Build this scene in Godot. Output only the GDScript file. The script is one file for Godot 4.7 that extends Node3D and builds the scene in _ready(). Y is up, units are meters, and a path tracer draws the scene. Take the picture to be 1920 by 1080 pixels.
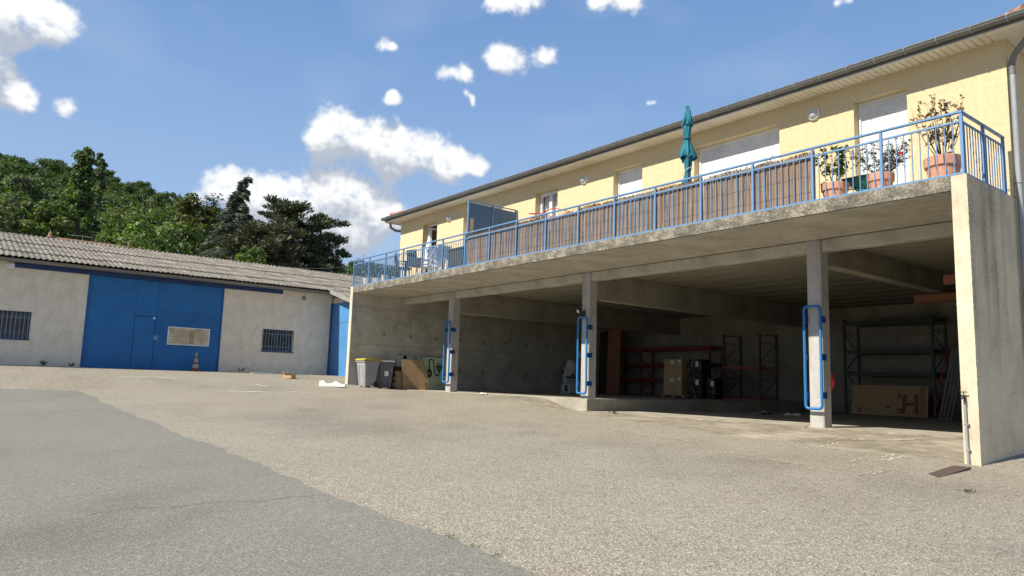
extends Node3D
# A yard between a two-storey yellow house over an open concrete garage and a low grey workshop.
# Axes: x runs along the house front (towards its near end), y up, z out of the house front into the yard; y = 0 is the eye's height.

var M := {}
var used_names := {}
var part_names := {}
var cache := {}
var rng := RandomNumberGenerator.new()

func _ready():
	rng.seed = 20240817
	setup_view()
	make_materials()
	build_ground()
	build_house()
	build_workshop()
	build_balcony()
	build_garage_things()
	build_yard_things()
	build_landscape()

# ---------------------------------------------------------------- view, sky, sun
func setup_view():
	var cam := Camera3D.new()
	cam.name = "camera"
	cam.fov = 43.09
	cam.near = 0.05
	cam.far = 3000.0
	cam.position = Vector3(4.3, 0.0, 12.07)
	cam.basis = Basis(Vector3.UP, 0.9062) * Basis(Vector3.RIGHT, 0.1291) * Basis(Vector3.BACK, 0.0310)
	add_child(cam)
	cam.current = true
	var sun := DirectionalLight3D.new()
	sun.name = "sun"
	sun.light_energy = 1.6
	sun.light_color = Color(1.0, 0.96, 0.89)
	sun.light_angular_distance = 0.53
	sun.shadow_enabled = true
	add_child(sun)
	sun.look_at_from_position(Vector3.ZERO, Vector3(0.10, -1.0, -1.0), Vector3.UP)
	var env := Environment.new()
	env.background_mode = Environment.BG_SKY
	var sky := Sky.new()
	var pano := PanoramaSkyMaterial.new()
	pano.panorama = sky_texture()
	pano.energy_multiplier = 1.0
	sky.sky_material = pano
	env.sky = sky
	env.ambient_light_source = Environment.AMBIENT_SOURCE_SKY
	env.tonemap_mode = Environment.TONE_MAPPER_LINEAR
	env.tonemap_exposure = 1.55
	env.sdfgi_enabled = true
	env.ssao_enabled = true
	env.ssil_enabled = true
	var we := WorldEnvironment.new()
	we.name = "world_environment"
	we.environment = env
	add_child(we)

func sky_texture() -> ImageTexture:
	# air from horizon to zenith, and heaped clouds of fair weather all the way round; each puff is [azimuth, elevation, radius] in degrees
	var w := 4096
	var h := 1024 # the upper half of the sphere; the lower half is one colour
	var puffs := [[-89.0, 22.2, 2.32], [-87.2, 22.6, 1.94], [-85.6, 22.2, 1.41], [-88.0, 21.2, 1.07], [-90.9, 21.6, 2.66], [-88.6, 19.3, 0.83], [-87.9, 17.7, 1.45], [-86.9, 17.2, 0.86], [-89.5, 17.3, 1.82], [-84.8, 17.2, 0.86], [-67.2, 18.7, 1.74], [-65.5, 18.5, 1.88], [-63.4, 17.9, 2.18], [-61.1, 17.9, 2.08], [-58.5, 17.5, 1.95], [-56.3, 16.9, 1.39], [-54.7, 16.8, 0.82], [-67.5, 17.1, 1.32], [-61.6, 16.4, 1.69], [-57.4, 16.1, 1.15], [-74.9, 13.5, 1.29], [-73.4, 13.9, 1.49], [-70.0, 13.5, 1.85], [-71.9, 13.1, 1.90], [-67.3, 14.3, 1.81], [-65.2, 14.5, 1.67], [-63.1, 13.5, 1.82], [-61.4, 12.7, 1.31], [-65.5, 11.7, 2.40], [-68.3, 11.4, 2.36], [-63.0, 11.4, 1.62], [-72.5, 11.8, 1.70], [-76.2, 12.0, 0.87], [-64.6, 10.3, 1.45], [-70.9, 10.8, 2.31], [-57.9, 23.6, 0.86], [-56.3, 23.6, 0.94], [-53.9, 25.0, 1.09], [-52.6, 24.6, 1.41], [-50.0, 25.0, 1.17], [-63.1, 25.2, 0.64], [-62.2, 25.1, 0.42], [-62.5, 21.2, 0.55], [-61.8, 21.4, 0.6], [-62.1, 21.8, 0.4], [-54.2, 28.7, 0.90], [-52.6, 28.7, 1.05], [-50.9, 29.3, 1.27], [-45.8, 28.9, 0.90], [-42.6, 28.6, 1.04], [-44.3, 29.4, 1.26], [-41.3, 21.6, 0.26], [-40.9, 21.65, 0.22], [-56.2, 22.2, 0.34], [-55.7, 21.9, 0.36], [-55.6, 21.4, 0.3], [-27.2, 27.1, 0.4], [-26.4, 27.2, 0.4]]
	var r := RandomNumberGenerator.new()
	r.seed = 5
	var placed := 0
	while placed < 80:
		var az := r.randf_range(-180.0, 180.0)
		var el: float = 8.0 + 42.0 * pow(r.randf(), 1.3)
		if az > -100.0 and az < -10.0 and el < 36.0:
			continue
		placed += 1
		var big: float = r.randf_range(0.5, 2.5)
		for k in r.randi_range(4, 10):
			puffs.append([az + r.randfn() * 2.2 * big, el + abs(r.randfn()) * 0.8 * big, big * r.randf_range(0.6, 1.1)])
	var n := FastNoiseLite.new()
	n.seed = 3
	n.noise_type = FastNoiseLite.TYPE_SIMPLEX_SMOOTH
	n.frequency = 0.62
	n.fractal_octaves = 5
	n.fractal_gain = 0.55
	var veil_noise := FastNoiseLite.new()
	veil_noise.seed = 12
	veil_noise.frequency = 0.10
	veil_noise.fractal_octaves = 3
	var cover := PackedFloat32Array()
	cover.resize(w * h)
	var tone := PackedFloat32Array()
	tone.resize(w * h)
	var wt := PackedFloat32Array()
	wt.resize(w * h)
	var per := w / 360.0
	for p in puffs:
		var ca: float = cos(deg_to_rad(p[1]))
		var rad: float = p[2] * 1.75
		var x0 := int((p[0] + 360.0 - rad / ca) * per)
		var x1 := int((p[0] + 360.0 + rad / ca) * per)
		var y0: int = max(0, int((90.0 - p[1] - rad) * per))
		var y1: int = min(h - 1, int((90.0 - p[1] + rad) * per))
		for y in range(y0, y1 + 1):
			var dy: float = (90.0 - (y + 0.5) / per - p[1]) / p[2]
			var row := y * w
			for x in range(x0, x1 + 1):
				var dx: float = ((x + 0.5) / per - 360.0 - p[0]) * ca / p[2]
				var d := dx * dx + dy * dy
				if d > 3.0:
					continue
				var k := 1.0 - d / 3.0
				k = k * k * k
				var i := row + posmod(x, w)
				cover[i] += k
				wt[i] += k
				tone[i] += k * dy
	var data := PackedFloat32Array()
	data.resize(w * 2 * h * 3)
	var low := Color(0.42, 0.55, 0.72)
	var c0 := Vector3(0.29, 0.395, 0.555)
	var c1 := Vector3(0.172, 0.285, 0.48)
	var c2 := Vector3(0.090, 0.182, 0.375)
	var c3 := Vector3(0.078, 0.15, 0.325)
	for y in 2 * h:
		var el: float = 90.0 - (y + 0.5) / per
		var air: Vector3
		if el < 0.0:
			air = Vector3(0.26, 0.25, 0.22)
		elif el < 12.0:
			air = c0.lerp(c1.lerp(c0, 0.45), el / 12.0)
		elif el < 22.0:
			air = c1.lerp(c0, 0.45).lerp(c1.lerp(c2, 0.25), (el - 12.0) / 10.0)
		elif el < 34.0:
			air = c1.lerp(c2, 0.25).lerp(c2, (el - 22.0) / 12.0)
		else:
			air = c2.lerp(c3, (el - 34.0) / 56.0)
		for x in w:
			var o := (y * w + x) * 3
			var c := air
			if y < h:
				var i := y * w + x
				if el < 60.0:
					var veil: float = max(0.0, veil_noise.get_noise_3d(sin(deg_to_rad(x / per)) * 30.0, el * 1.1, cos(deg_to_rad(x / per)) * 30.0))
					c = air.lerp(Vector3(0.50, 0.53, 0.58), veil * 0.22)
				if cover[i] > 0.015:
					var az: float = (x + 0.5) / per
					var ce := cos(deg_to_rad(el)) * 57.3
					var q := Vector3(sin(deg_to_rad(az)) * ce, sin(deg_to_rad(el)) * 63.0, cos(deg_to_rad(az)) * ce)
					var f := n.get_noise_3dv(q * 0.8)
					var g := n.get_noise_3dv(q * 2.1 + Vector3(40.0, 0.0, 7.0))
					var fine := n.get_noise_3dv(q * 6.0 + Vector3(0.0, 90.0, 0.0))
					var den: float = min(cover[i], 1.1) + 0.48 * f + 0.30 * g + 0.15 * fine - 0.29
					var a: float = pow(smoothstep(0.0, 0.82, den), 1.2)
					if a > 0.0:
						var over: float = cover[max(0, i - 24 * w)]
						var over2: float = cover[max(0, i - 9 * w)]
						var lift: float = 0.8 * (min(cover[i], 1.3) - min(over, 1.3)) + 0.4 * (cover[i] - over2)
						var lit: float = smoothstep(-0.32, 0.78, lift + 0.45 * g + 0.35 * f + 0.14 * fine)
						var shade := Vector3(0.32, 0.35, 0.405).lerp(Vector3(0.68, 0.68, 0.675), lit)
						c = c.lerp(shade, a * 0.96)
			data[o] = c.x
			data[o + 1] = c.y
			data[o + 2] = c.z
	var img := Image.create_from_data(w, 2 * h, false, Image.FORMAT_RGBF, data.to_byte_array())
	return ImageTexture.create_from_image(img)

# ---------------------------------------------------------------- names and nodes
func numbered(n: String) -> String:
	if not used_names.has(n):
		used_names[n] = 0
		return n
	used_names[n] += 1
	return "%s_%03d" % [n, used_names[n]]

func tag(o, label := "", category := "", group := "", kind := ""):
	if label != "":
		o.set_meta("label", label)
	if category != "":
		o.set_meta("category", category)
	if group != "":
		o.set_meta("group", group)
	if kind != "":
		o.set_meta("kind", kind)
	return o

func thing(called: String, label: String, category: String, at := Vector3.ZERO, turn := 0.0, group := "") -> Node3D:
	var o := Node3D.new()
	o.name = numbered(called)
	add_child(o)
	o.position = at
	o.rotation.y = turn
	tag(o, label, category, group)
	return o

func part(parent: Node, called: String, mesh: Mesh, mat: Material, at := Vector3.ZERO, basis := Basis.IDENTITY, label := "") -> MeshInstance3D:
	var o := MeshInstance3D.new()
	if parent == self:
		o.name = numbered(called)
	else:
		var key := str(parent.get_instance_id()) + called
		if part_names.has(key):
			part_names[key] += 1
			o.name = "%s_%03d" % [called, part_names[key]]
		else:
			part_names[key] = 0
			o.name = called
	o.mesh = mesh
	o.material_override = mat
	o.transform = Transform3D(basis, at)
	o.cast_shadow = GeometryInstance3D.SHADOW_CASTING_SETTING_ON
	parent.add_child(o)
	if label != "":
		o.set_meta("label", label)
	return o

func copy_of(o: Node3D, called: String, label: String, at: Vector3, turn := 0.0) -> Node3D:
	var c = o.duplicate()
	c.name = numbered(called)
	add_child(c)
	c.position = at
	c.rotation.y = turn
	c.set_meta("label", label)
	return c

func box(parent: Node, called: String, lo: Vector3, hi: Vector3, mat: Material, bevel := 0.0) -> MeshInstance3D:
	return part(parent, called, box_mesh(hi - lo, bevel), mat, (lo + hi) * 0.5)

func bar(parent: Node, called: String, a: Vector3, b: Vector3, w: float, d: float, mat: Material, up := Vector3.UP) -> MeshInstance3D:
	var y := (b - a)
	var l := y.length()
	y /= l
	var x := up.cross(y)
	if x.length() < 0.01:
		x = Vector3.RIGHT
	x = x.normalized()
	var z := x.cross(y)
	return part(parent, called, box_mesh(Vector3(w, snappedf(l, 0.001), d), min(w, d) * 0.12), mat, (a + b) * 0.5, Basis(x, y, z))

# ---------------------------------------------------------------- shapes
func new_st() -> SurfaceTool:
	var st := SurfaceTool.new()
	st.begin(Mesh.PRIMITIVE_TRIANGLES)
	st.set_smooth_group(-1)
	return st

func done(st: SurfaceTool) -> ArrayMesh:
	st.generate_normals()
	return st.commit()

func quad(st: SurfaceTool, a: Vector3, b: Vector3, c: Vector3, d: Vector3):
	# a b c d counter-clockwise when seen from the front
	for p in [a, c, b, a, d, c]:
		st.add_vertex(p)

func tri(st: SurfaceTool, a: Vector3, b: Vector3, c: Vector3):
	for p in [a, c, b]:
		st.add_vertex(p)

func st_box(st: SurfaceTool, lo: Vector3, hi: Vector3, x := Transform3D.IDENTITY):
	var p := []
	for i in 8:
		p.append(x * Vector3(hi.x if i & 1 else lo.x, hi.y if i & 2 else lo.y, hi.z if i & 4 else lo.z))
	quad(st, p[4], p[5], p[7], p[6])
	quad(st, p[1], p[0], p[2], p[3])
	quad(st, p[5], p[1], p[3], p[7])
	quad(st, p[0], p[4], p[6], p[2])
	quad(st, p[6], p[7], p[3], p[2])
	quad(st, p[0], p[1], p[5], p[4])

func st_bar(st: SurfaceTool, a: Vector3, b: Vector3, w: float, d: float):
	var y := (b - a)
	var l := y.length()
	y /= l
	var x := Vector3.UP.cross(y)
	if x.length() < 0.05:
		x = Vector3.RIGHT
	x = x.normalized()
	st_box(st, Vector3(-w / 2, -l / 2, -d / 2), Vector3(w / 2, l / 2, d / 2), Transform3D(Basis(x, y, x.cross(y)), (a + b) / 2))

func box_mesh(s: Vector3, bevel := 0.0) -> ArrayMesh:
	var key := "box%.4f,%.4f,%.4f,%.4f" % [s.x, s.y, s.z, bevel]
	if cache.has(key):
		return cache[key]
	var st := new_st()
	var h := s * 0.5
	if bevel <= 0.0:
		st_box(st, -h, h)
	else:
		var b: float = min(bevel, min(h.x, min(h.y, h.z)) * 0.9)
		var axes := [Vector3.RIGHT, Vector3.UP, Vector3.BACK]
		for ax in 3:
			var u: Vector3 = axes[(ax + 1) % 3]
			var v: Vector3 = axes[(ax + 2) % 3]
			var hu: float = h.dot(u) - b
			var hv: float = h.dot(v) - b
			for sg in [-1.0, 1.0]:
				var nrm: Vector3 = axes[ax] * sg
				var o: Vector3 = nrm * h.dot(axes[ax])
				var q := [o - u * hu - v * hv, o + u * hu - v * hv, o + u * hu + v * hv, o - u * hu + v * hv]
				if sg > 0:
					quad(st, q[0], q[1], q[2], q[3])
				else:
					quad(st, q[3], q[2], q[1], q[0])
		# edges
		for ax in 3:
			var w: Vector3 = axes[ax]
			var u: Vector3 = axes[(ax + 1) % 3]
			var v: Vector3 = axes[(ax + 2) % 3]
			var hw: float = h.dot(w) - b
			for su in [-1.0, 1.0]:
				for sv in [-1.0, 1.0]:
					var p1: Vector3 = u * su * h.dot(u) + v * sv * (h.dot(v) - b)
					var p2: Vector3 = u * su * (h.dot(u) - b) + v * sv * h.dot(v)
					var f := [p1 - w * hw, p1 + w * hw, p2 + w * hw, p2 - w * hw]
					if su * sv > 0:
						quad(st, f[3], f[2], f[1], f[0])
					else:
						quad(st, f[0], f[1], f[2], f[3])
		for sx in [-1.0, 1.0]:
			for sy in [-1.0, 1.0]:
				for sz in [-1.0, 1.0]:
					var a := Vector3(sx * h.x, sy * (h.y - b), sz * (h.z - b))
					var c := Vector3(sx * (h.x - b), sy * h.y, sz * (h.z - b))
					var d := Vector3(sx * (h.x - b), sy * (h.y - b), sz * h.z)
					if sx * sy * sz > 0:
						tri(st, a, c, d)
					else:
						tri(st, d, c, a)
	var m := done(st)
	cache[key] = m
	return m

func lathe(profile: Array, segs := 16) -> ArrayMesh:
	# profile: Vector2(radius, height) from bottom to top, outside
	var st := SurfaceTool.new()
	st.begin(Mesh.PRIMITIVE_TRIANGLES)
	for i in profile.size() - 1:
		st.set_smooth_group(i % 30 + 1)
		var p: Vector2 = profile[i]
		var q: Vector2 = profile[i + 1]
		for k in segs:
			var a0 := TAU * k / segs
			var a1 := TAU * (k + 1) / segs
			var A := Vector3(cos(a0) * p.x, p.y, -sin(a0) * p.x)
			var B := Vector3(cos(a1) * p.x, p.y, -sin(a1) * p.x)
			var C := Vector3(cos(a1) * q.x, q.y, -sin(a1) * q.x)
			var D := Vector3(cos(a0) * q.x, q.y, -sin(a0) * q.x)
			if p.x < 1e-5:
				tri(st, A, C, D)
			elif q.x < 1e-5:
				tri(st, A, B, C)
			else:
				quad(st, A, B, C, D)
	return done(st)

func st_tube(st: SurfaceTool, pts: Array, radii, segs := 8, closed := false):
	# a round bar along pts; radii is one number or an array
	var n := pts.size()
	var rings := []
	var prev := Vector3.ZERO
	for i in n:
		var t: Vector3
		if closed:
			t = (pts[(i + 1) % n] - pts[(i - 1 + n) % n]).normalized()
		elif i == 0:
			t = (pts[1] - pts[0]).normalized()
		elif i == n - 1:
			t = (pts[n - 1] - pts[n - 2]).normalized()
		else:
			t = (pts[i + 1] - pts[i - 1]).normalized()
		var u := prev
		if u == Vector3.ZERO:
			u = t.cross(Vector3.UP) if abs(t.y) < 0.9 else t.cross(Vector3.RIGHT)
		u = (u - t * u.dot(t)).normalized()
		prev = u
		var v := t.cross(u)
		var rr: float = radii[i] if radii is Array else radii
		var ring := []
		for k in segs:
			var a := TAU * k / segs
			ring.append(pts[i] + (u * cos(a) + v * sin(a)) * rr)
		rings.append(ring)
	st.set_smooth_group(1)
	for i in (n if closed else n - 1):
		var A: Array = rings[i]
		var B: Array = rings[(i + 1) % n]
		for k in segs:
			quad(st, A[k], A[(k + 1) % segs], B[(k + 1) % segs], B[k])
	if not closed:
		st.set_smooth_group(2)
		for k in range(1, segs - 1):
			tri(st, rings[0][0], rings[0][k + 1], rings[0][k])
			tri(st, rings[n - 1][0], rings[n - 1][k], rings[n - 1][k + 1])
	st.set_smooth_group(-1)

func tube_mesh(pts: Array, radii, segs := 8, closed := false) -> ArrayMesh:
	var st := new_st()
	st_tube(st, pts, radii, segs, closed)
	return done(st)

func st_prism(st: SurfaceTool, poly: PackedVector2Array, depth: float, x := Transform3D.IDENTITY):
	# polygon in local xy, from z = 0 to z = depth
	var p := poly
	if Geometry2D.is_polygon_clockwise(p):
		p.reverse()
	var t := Geometry2D.triangulate_polygon(p)
	for i in range(0, t.size(), 3):
		var a := Vector3(p[t[i]].x, p[t[i]].y, depth)
		var b := Vector3(p[t[i + 1]].x, p[t[i + 1]].y, depth)
		var c := Vector3(p[t[i + 2]].x, p[t[i + 2]].y, depth)
		if (b - a).cross(c - a).z < 0:
			var s := b
			b = c
			c = s
		tri(st, x * a, x * b, x * c)
		var dz := Vector3(0, 0, -depth)
		tri(st, x * (a + dz), x * (c + dz), x * (b + dz))
	for i in p.size():
		var q := p[(i + 1) % p.size()]
		quad(st, x * Vector3(p[i].x, p[i].y, 0), x * Vector3(q.x, q.y, 0), x * Vector3(q.x, q.y, depth), x * Vector3(p[i].x, p[i].y, depth))

func prism_mesh(poly: Array, depth: float) -> ArrayMesh:
	var st := new_st()
	st_prism(st, PackedVector2Array(poly), depth)
	return done(st)

func wall_mesh(w: float, h: float, depth: float, holes: Array, step := 0.0) -> ArrayMesh:
	# local x 0..w, y 0..h, front face at z = 0, back at -depth; holes are Rect2
	var xs := [0.0, w]
	var ys := [0.0, h]
	for r in holes:
		for v in [r.position.x, r.end.x]:
			xs.append(clampf(v, 0, w))
		for v in [r.position.y, r.end.y]:
			ys.append(clampf(v, 0, h))
	xs.sort()
	ys.sort()
	xs = uniq(xs)
	ys = uniq(ys)
	var solid := func(i, j):
		if i < 0 or j < 0 or i >= xs.size() - 1 or j >= ys.size() - 1:
			return false
		var c := Vector2((xs[i] + xs[i + 1]) / 2, (ys[j] + ys[j + 1]) / 2)
		for r in holes:
			if r.has_point(c):
				return false
		return true
	var st := new_st()
	for i in xs.size() - 1:
		for j in ys.size() - 1:
			if not solid.call(i, j):
				continue
			var x0: float = xs[i]
			var x1: float = xs[i + 1]
			var y0: float = ys[j]
			var y1: float = ys[j + 1]
			var z := -depth
			quad(st, Vector3(x0, y0, 0), Vector3(x1, y0, 0), Vector3(x1, y1, 0), Vector3(x0, y1, 0))
			quad(st, Vector3(x1, y0, z), Vector3(x0, y0, z), Vector3(x0, y1, z), Vector3(x1, y1, z))
			if not solid.call(i - 1, j):
				quad(st, Vector3(x0, y0, z), Vector3(x0, y0, 0), Vector3(x0, y1, 0), Vector3(x0, y1, z))
			if not solid.call(i + 1, j):
				quad(st, Vector3(x1, y0, 0), Vector3(x1, y0, z), Vector3(x1, y1, z), Vector3(x1, y1, 0))
			if not solid.call(i, j - 1):
				quad(st, Vector3(x0, y0, z), Vector3(x1, y0, z), Vector3(x1, y0, 0), Vector3(x0, y0, 0))
			if not solid.call(i, j + 1):
				quad(st, Vector3(x0, y1, 0), Vector3(x1, y1, 0), Vector3(x1, y1, z), Vector3(x0, y1, z))
	return done(st)

func uniq(a: Array) -> Array:
	var out := []
	for v in a:
		if out.is_empty() or v - out[-1] > 0.0005:
			out.append(v)
	return out

func leaf_mesh(items: Array) -> ArrayMesh:
	# items: [centre, along, across, colour] -> one pointed leaf or clump face each
	var v := PackedVector3Array()
	var n := PackedVector3Array()
	var c := PackedColorArray()
	var idx := PackedInt32Array()
	for it in items:
		var p: Vector3 = it[0]
		var a: Vector3 = it[1]
		var b: Vector3 = it[2]
		var nn := a.cross(b).normalized()
		var k := v.size()
		v.append(p - a)
		v.append(p - b * 0.9 + a * 0.1 + nn * b.length() * 0.12)
		v.append(p + a)
		v.append(p + b * 0.9 + a * 0.1 + nn * b.length() * 0.12)
		for q in 4:
			n.append(nn)
			c.append(it[3])
		for q in [k, k + 2, k + 1, k, k + 3, k + 2]:
			idx.append(q)
	var arr := []
	arr.resize(Mesh.ARRAY_MAX)
	arr[Mesh.ARRAY_VERTEX] = v
	arr[Mesh.ARRAY_NORMAL] = n
	arr[Mesh.ARRAY_COLOR] = c
	arr[Mesh.ARRAY_INDEX] = idx
	var m := ArrayMesh.new()
	m.add_surface_from_arrays(Mesh.PRIMITIVE_TRIANGLES, arr)
	return m

func rand_unit(r: RandomNumberGenerator) -> Vector3:
	var z := r.randf_range(-1.0, 1.0)
	var a := r.randf_range(0.0, TAU)
	var s := sqrt(1.0 - z * z)
	return Vector3(s * cos(a), z, s * sin(a))

func leaf_item(r: RandomNumberGenerator, p: Vector3, nrm: Vector3, size: float, col: Color, jitter := 0.25, slim := 0.5) -> Array:
	var t := nrm.cross(rand_unit(r))
	if t.length() < 0.01:
		t = Vector3.RIGHT
	t = t.normalized()
	var b := nrm.cross(t).normalized()
	var s := size * r.randf_range(0.7, 1.3)
	var k := 1.0 + r.randf_range(-jitter, jitter)
	return [p, t * s * 0.5, b * s * slim * 0.5, Color(col.r * k * (1.0 + r.randf_range(-0.1, 0.1)), col.g * k, col.b * k * (1.0 + r.randf_range(-0.1, 0.1)))]

# ---------------------------------------------------------------- materials
func srgb(r: float, g: float, b: float) -> Color:
	return Color(r, g, b).linear_to_srgb()

func noise_bytes(seed_: int, size: int, freq: float, octaves := 4, type := FastNoiseLite.TYPE_SIMPLEX_SMOOTH) -> PackedByteArray:
	var n := FastNoiseLite.new()
	n.seed = seed_
	n.noise_type = type
	n.frequency = freq
	if type == FastNoiseLite.TYPE_CELLULAR:
		n.fractal_type = FastNoiseLite.FRACTAL_NONE
		n.cellular_return_type = FastNoiseLite.RETURN_CELL_VALUE
	else:
		n.fractal_octaves = octaves
	var img := n.get_seamless_image(size, size, false, false, 0.12, true)
	img.convert(Image.FORMAT_L8)
	return img.get_data()

func ramp_image(size: int, layers: Array, ramp: Array) -> Image:
	# value = sum of weight * noise; ramp: [[value, linear Vector3], ...]
	var out := PackedByteArray()
	out.resize(size * size * 3)
	var lut := []
	for i in 256:
		var v := i / 255.0
		var c: Vector3 = ramp[-1][1]
		for k in ramp.size() - 1:
			if v <= ramp[k + 1][0]:
				var t: float = clampf((v - ramp[k][0]) / (ramp[k + 1][0] - ramp[k][0]), 0, 1)
				c = ramp[k][1].lerp(ramp[k + 1][1], t)
				break
		var s := Color(c.x, c.y, c.z).linear_to_srgb()
		lut.append([int(clampf(s.r, 0, 1) * 255), int(clampf(s.g, 0, 1) * 255), int(clampf(s.b, 0, 1) * 255)])
	var acc := PackedFloat32Array()
	acc.resize(size * size)
	for l in layers:
		var b: PackedByteArray = l[0]
		var w: float = l[1]
		for i in size * size:
			acc[i] += b[i] * w
	for i in size * size:
		var q: Array = lut[clampi(int(acc[i]), 0, 255)]
		out[i * 3] = q[0]
		out[i * 3 + 1] = q[1]
		out[i * 3 + 2] = q[2]
	return Image.create_from_data(size, size, false, Image.FORMAT_RGB8, out)

func grey_image(size: int, layers: Array) -> Image:
	var out := PackedByteArray()
	out.resize(size * size)
	var acc := PackedFloat32Array()
	acc.resize(size * size)
	for l in layers:
		var b: PackedByteArray = l[0]
		var w: float = l[1]
		for i in size * size:
			acc[i] += b[i] * w
	for i in size * size:
		out[i] = clampi(int(acc[i]), 0, 255)
	return Image.create_from_data(size, size, false, Image.FORMAT_L8, out)

func plain(c: Color, rough := 0.7, metal := 0.0) -> StandardMaterial3D:
	var m := StandardMaterial3D.new()
	m.albedo_color = c.linear_to_srgb()
	m.roughness = rough
	m.metallic = metal
	return m

func surfaced(img: Image, metres: Vector3, rough: float, relief: Image = null, relief_cm := 0.0, tint := Color.WHITE) -> StandardMaterial3D:
	var m := StandardMaterial3D.new()
	m.albedo_color = tint
	m.albedo_texture = ImageTexture.create_from_image(img)
	m.uv1_triplanar = true
	m.uv1_world_triplanar = true
	m.uv1_scale = Vector3(1.0 / metres.x, 1.0 / metres.y, 1.0 / metres.z)
	m.uv1_triplanar_sharpness = 8.0
	m.roughness = rough
	if relief:
		m.heightmap_enabled = true
		m.heightmap_texture = ImageTexture.create_from_image(relief)
		m.heightmap_scale = relief_cm
	return m

func make_materials():
	var nA := noise_bytes(1, 512, 0.004, 5)
	var nB := noise_bytes(2, 512, 0.02, 4)
	var nC := noise_bytes(3, 512, 0.09, 3)
	var nD := noise_bytes(4, 512, 0.3, 2)
	var cells := noise_bytes(5, 512, 0.22, 1, FastNoiseLite.TYPE_CELLULAR)
	var cells2 := noise_bytes(6, 512, 0.35, 1, FastNoiseLite.TYPE_CELLULAR)
	var bump := grey_image(512, [[nC, 0.45], [nD, 0.45], [cells, 0.15]])
	var stains := stain_map()
	# pale worn asphalt full of light chippings
	M.chip = surfaced(ramp_image(512, [[cells, 0.76], [nD, 0.22], [nB, 0.08]], [[0.0, Vector3(0.094, 0.082, 0.061)], [0.34, Vector3(0.18, 0.16, 0.121)], [0.6, Vector3(0.27, 0.244, 0.19)], [0.8, Vector3(0.39, 0.357, 0.288)], [1.0, Vector3(0.62, 0.58, 0.495)]]), Vector3(1.15, 1.15, 1.15), 0.92, bump, 0.5)
	M.chip.vertex_color_use_as_albedo = true
	M.tar = surfaced(ramp_image(512, [[cells2, 0.72], [nD, 0.25], [nB, 0.08]], [[0.0, Vector3(0.09, 0.09, 0.078)], [0.5, Vector3(0.166, 0.164, 0.139)], [0.8, Vector3(0.235, 0.231, 0.198)], [0.96, Vector3(0.42, 0.42, 0.4)], [1.0, Vector3(0.5, 0.5, 0.48)]]), Vector3(1.7, 1.7, 1.7), 0.9, bump, 0.3)
	M.tar.vertex_color_use_as_albedo = true
	M.apron = surfaced(ramp_image(512, [[nA, 0.42], [nB, 0.33], [cells2, 0.14], [nD, 0.16]], [[0.0, Vector3(0.12, 0.104, 0.078)], [0.4, Vector3(0.205, 0.18, 0.136)], [0.6, Vector3(0.30, 0.268, 0.208)], [1.0, Vector3(0.50, 0.46, 0.38)]]), Vector3(4.3, 4.3, 2.6), 0.9, bump, 0.25)
	M.apron.vertex_color_use_as_albedo = true
	for m in [M.chip, M.tar, M.apron]:
		m.detail_enabled = true
		m.detail_albedo = stains
		m.detail_blend_mode = BaseMaterial3D.BLEND_MODE_MUL
		m.detail_uv_layer = BaseMaterial3D.DETAIL_UV_2
		m.uv2_triplanar = true
		m.uv2_world_triplanar = true
		m.uv2_scale = Vector3.ONE / 44.0
	# concretes
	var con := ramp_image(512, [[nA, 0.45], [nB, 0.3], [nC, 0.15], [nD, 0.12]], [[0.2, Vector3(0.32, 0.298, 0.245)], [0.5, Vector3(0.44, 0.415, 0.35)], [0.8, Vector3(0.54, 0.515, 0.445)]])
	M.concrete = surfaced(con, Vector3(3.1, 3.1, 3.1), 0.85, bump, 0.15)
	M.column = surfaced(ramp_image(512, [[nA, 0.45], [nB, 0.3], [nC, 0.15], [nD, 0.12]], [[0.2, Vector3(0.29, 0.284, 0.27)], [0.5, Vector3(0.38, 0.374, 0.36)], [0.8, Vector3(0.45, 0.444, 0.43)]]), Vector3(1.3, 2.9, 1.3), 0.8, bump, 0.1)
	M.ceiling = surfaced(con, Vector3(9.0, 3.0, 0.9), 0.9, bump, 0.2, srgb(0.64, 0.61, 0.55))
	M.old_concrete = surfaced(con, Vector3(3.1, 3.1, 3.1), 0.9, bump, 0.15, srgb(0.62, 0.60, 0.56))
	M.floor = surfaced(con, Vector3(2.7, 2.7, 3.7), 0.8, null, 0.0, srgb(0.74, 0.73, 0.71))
	M.slab_edge = surfaced(ramp_image(512, [[nA, 0.25], [nB, 0.42], [nC, 0.42], [nD, 0.12]], [[0.36, Vector3(0.075, 0.068, 0.055)], [0.55, Vector3(0.14, 0.128, 0.104)], [0.68, Vector3(0.195, 0.18, 0.146)], [0.75, Vector3(0.32, 0.30, 0.255)], [0.80, Vector3(0.23, 0.208, 0.15)], [1.0, Vector3(0.30, 0.22, 0.07)]]), Vector3(3.4, 2.6, 3.4), 0.95, bump, 0.4)
	# renders
	M.yellow = surfaced(ramp_image(512, [[nB, 0.25], [nC, 0.35], [nD, 0.45]], [[0.25, Vector3(0.53, 0.42, 0.235)], [0.5, Vector3(0.65, 0.535, 0.33)], [0.8, Vector3(0.745, 0.635, 0.42)]]), Vector3(0.85, 0.85, 0.85), 0.95, grey_image(512, [[nC, 0.75], [nD, 0.3]]), 1.3)
	M.cream = surfaced(ramp_image(512, [[nA, 0.4], [nB, 0.3], [nD, 0.35]], [[0.25, Vector3(0.42, 0.37, 0.27)], [0.5, Vector3(0.57, 0.51, 0.385)], [0.8, Vector3(0.64, 0.585, 0.46)]]), Vector3(2.3, 4.0, 2.3), 0.95, grey_image(512, [[nC, 0.6], [nD, 0.5]]), 0.5)
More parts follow.
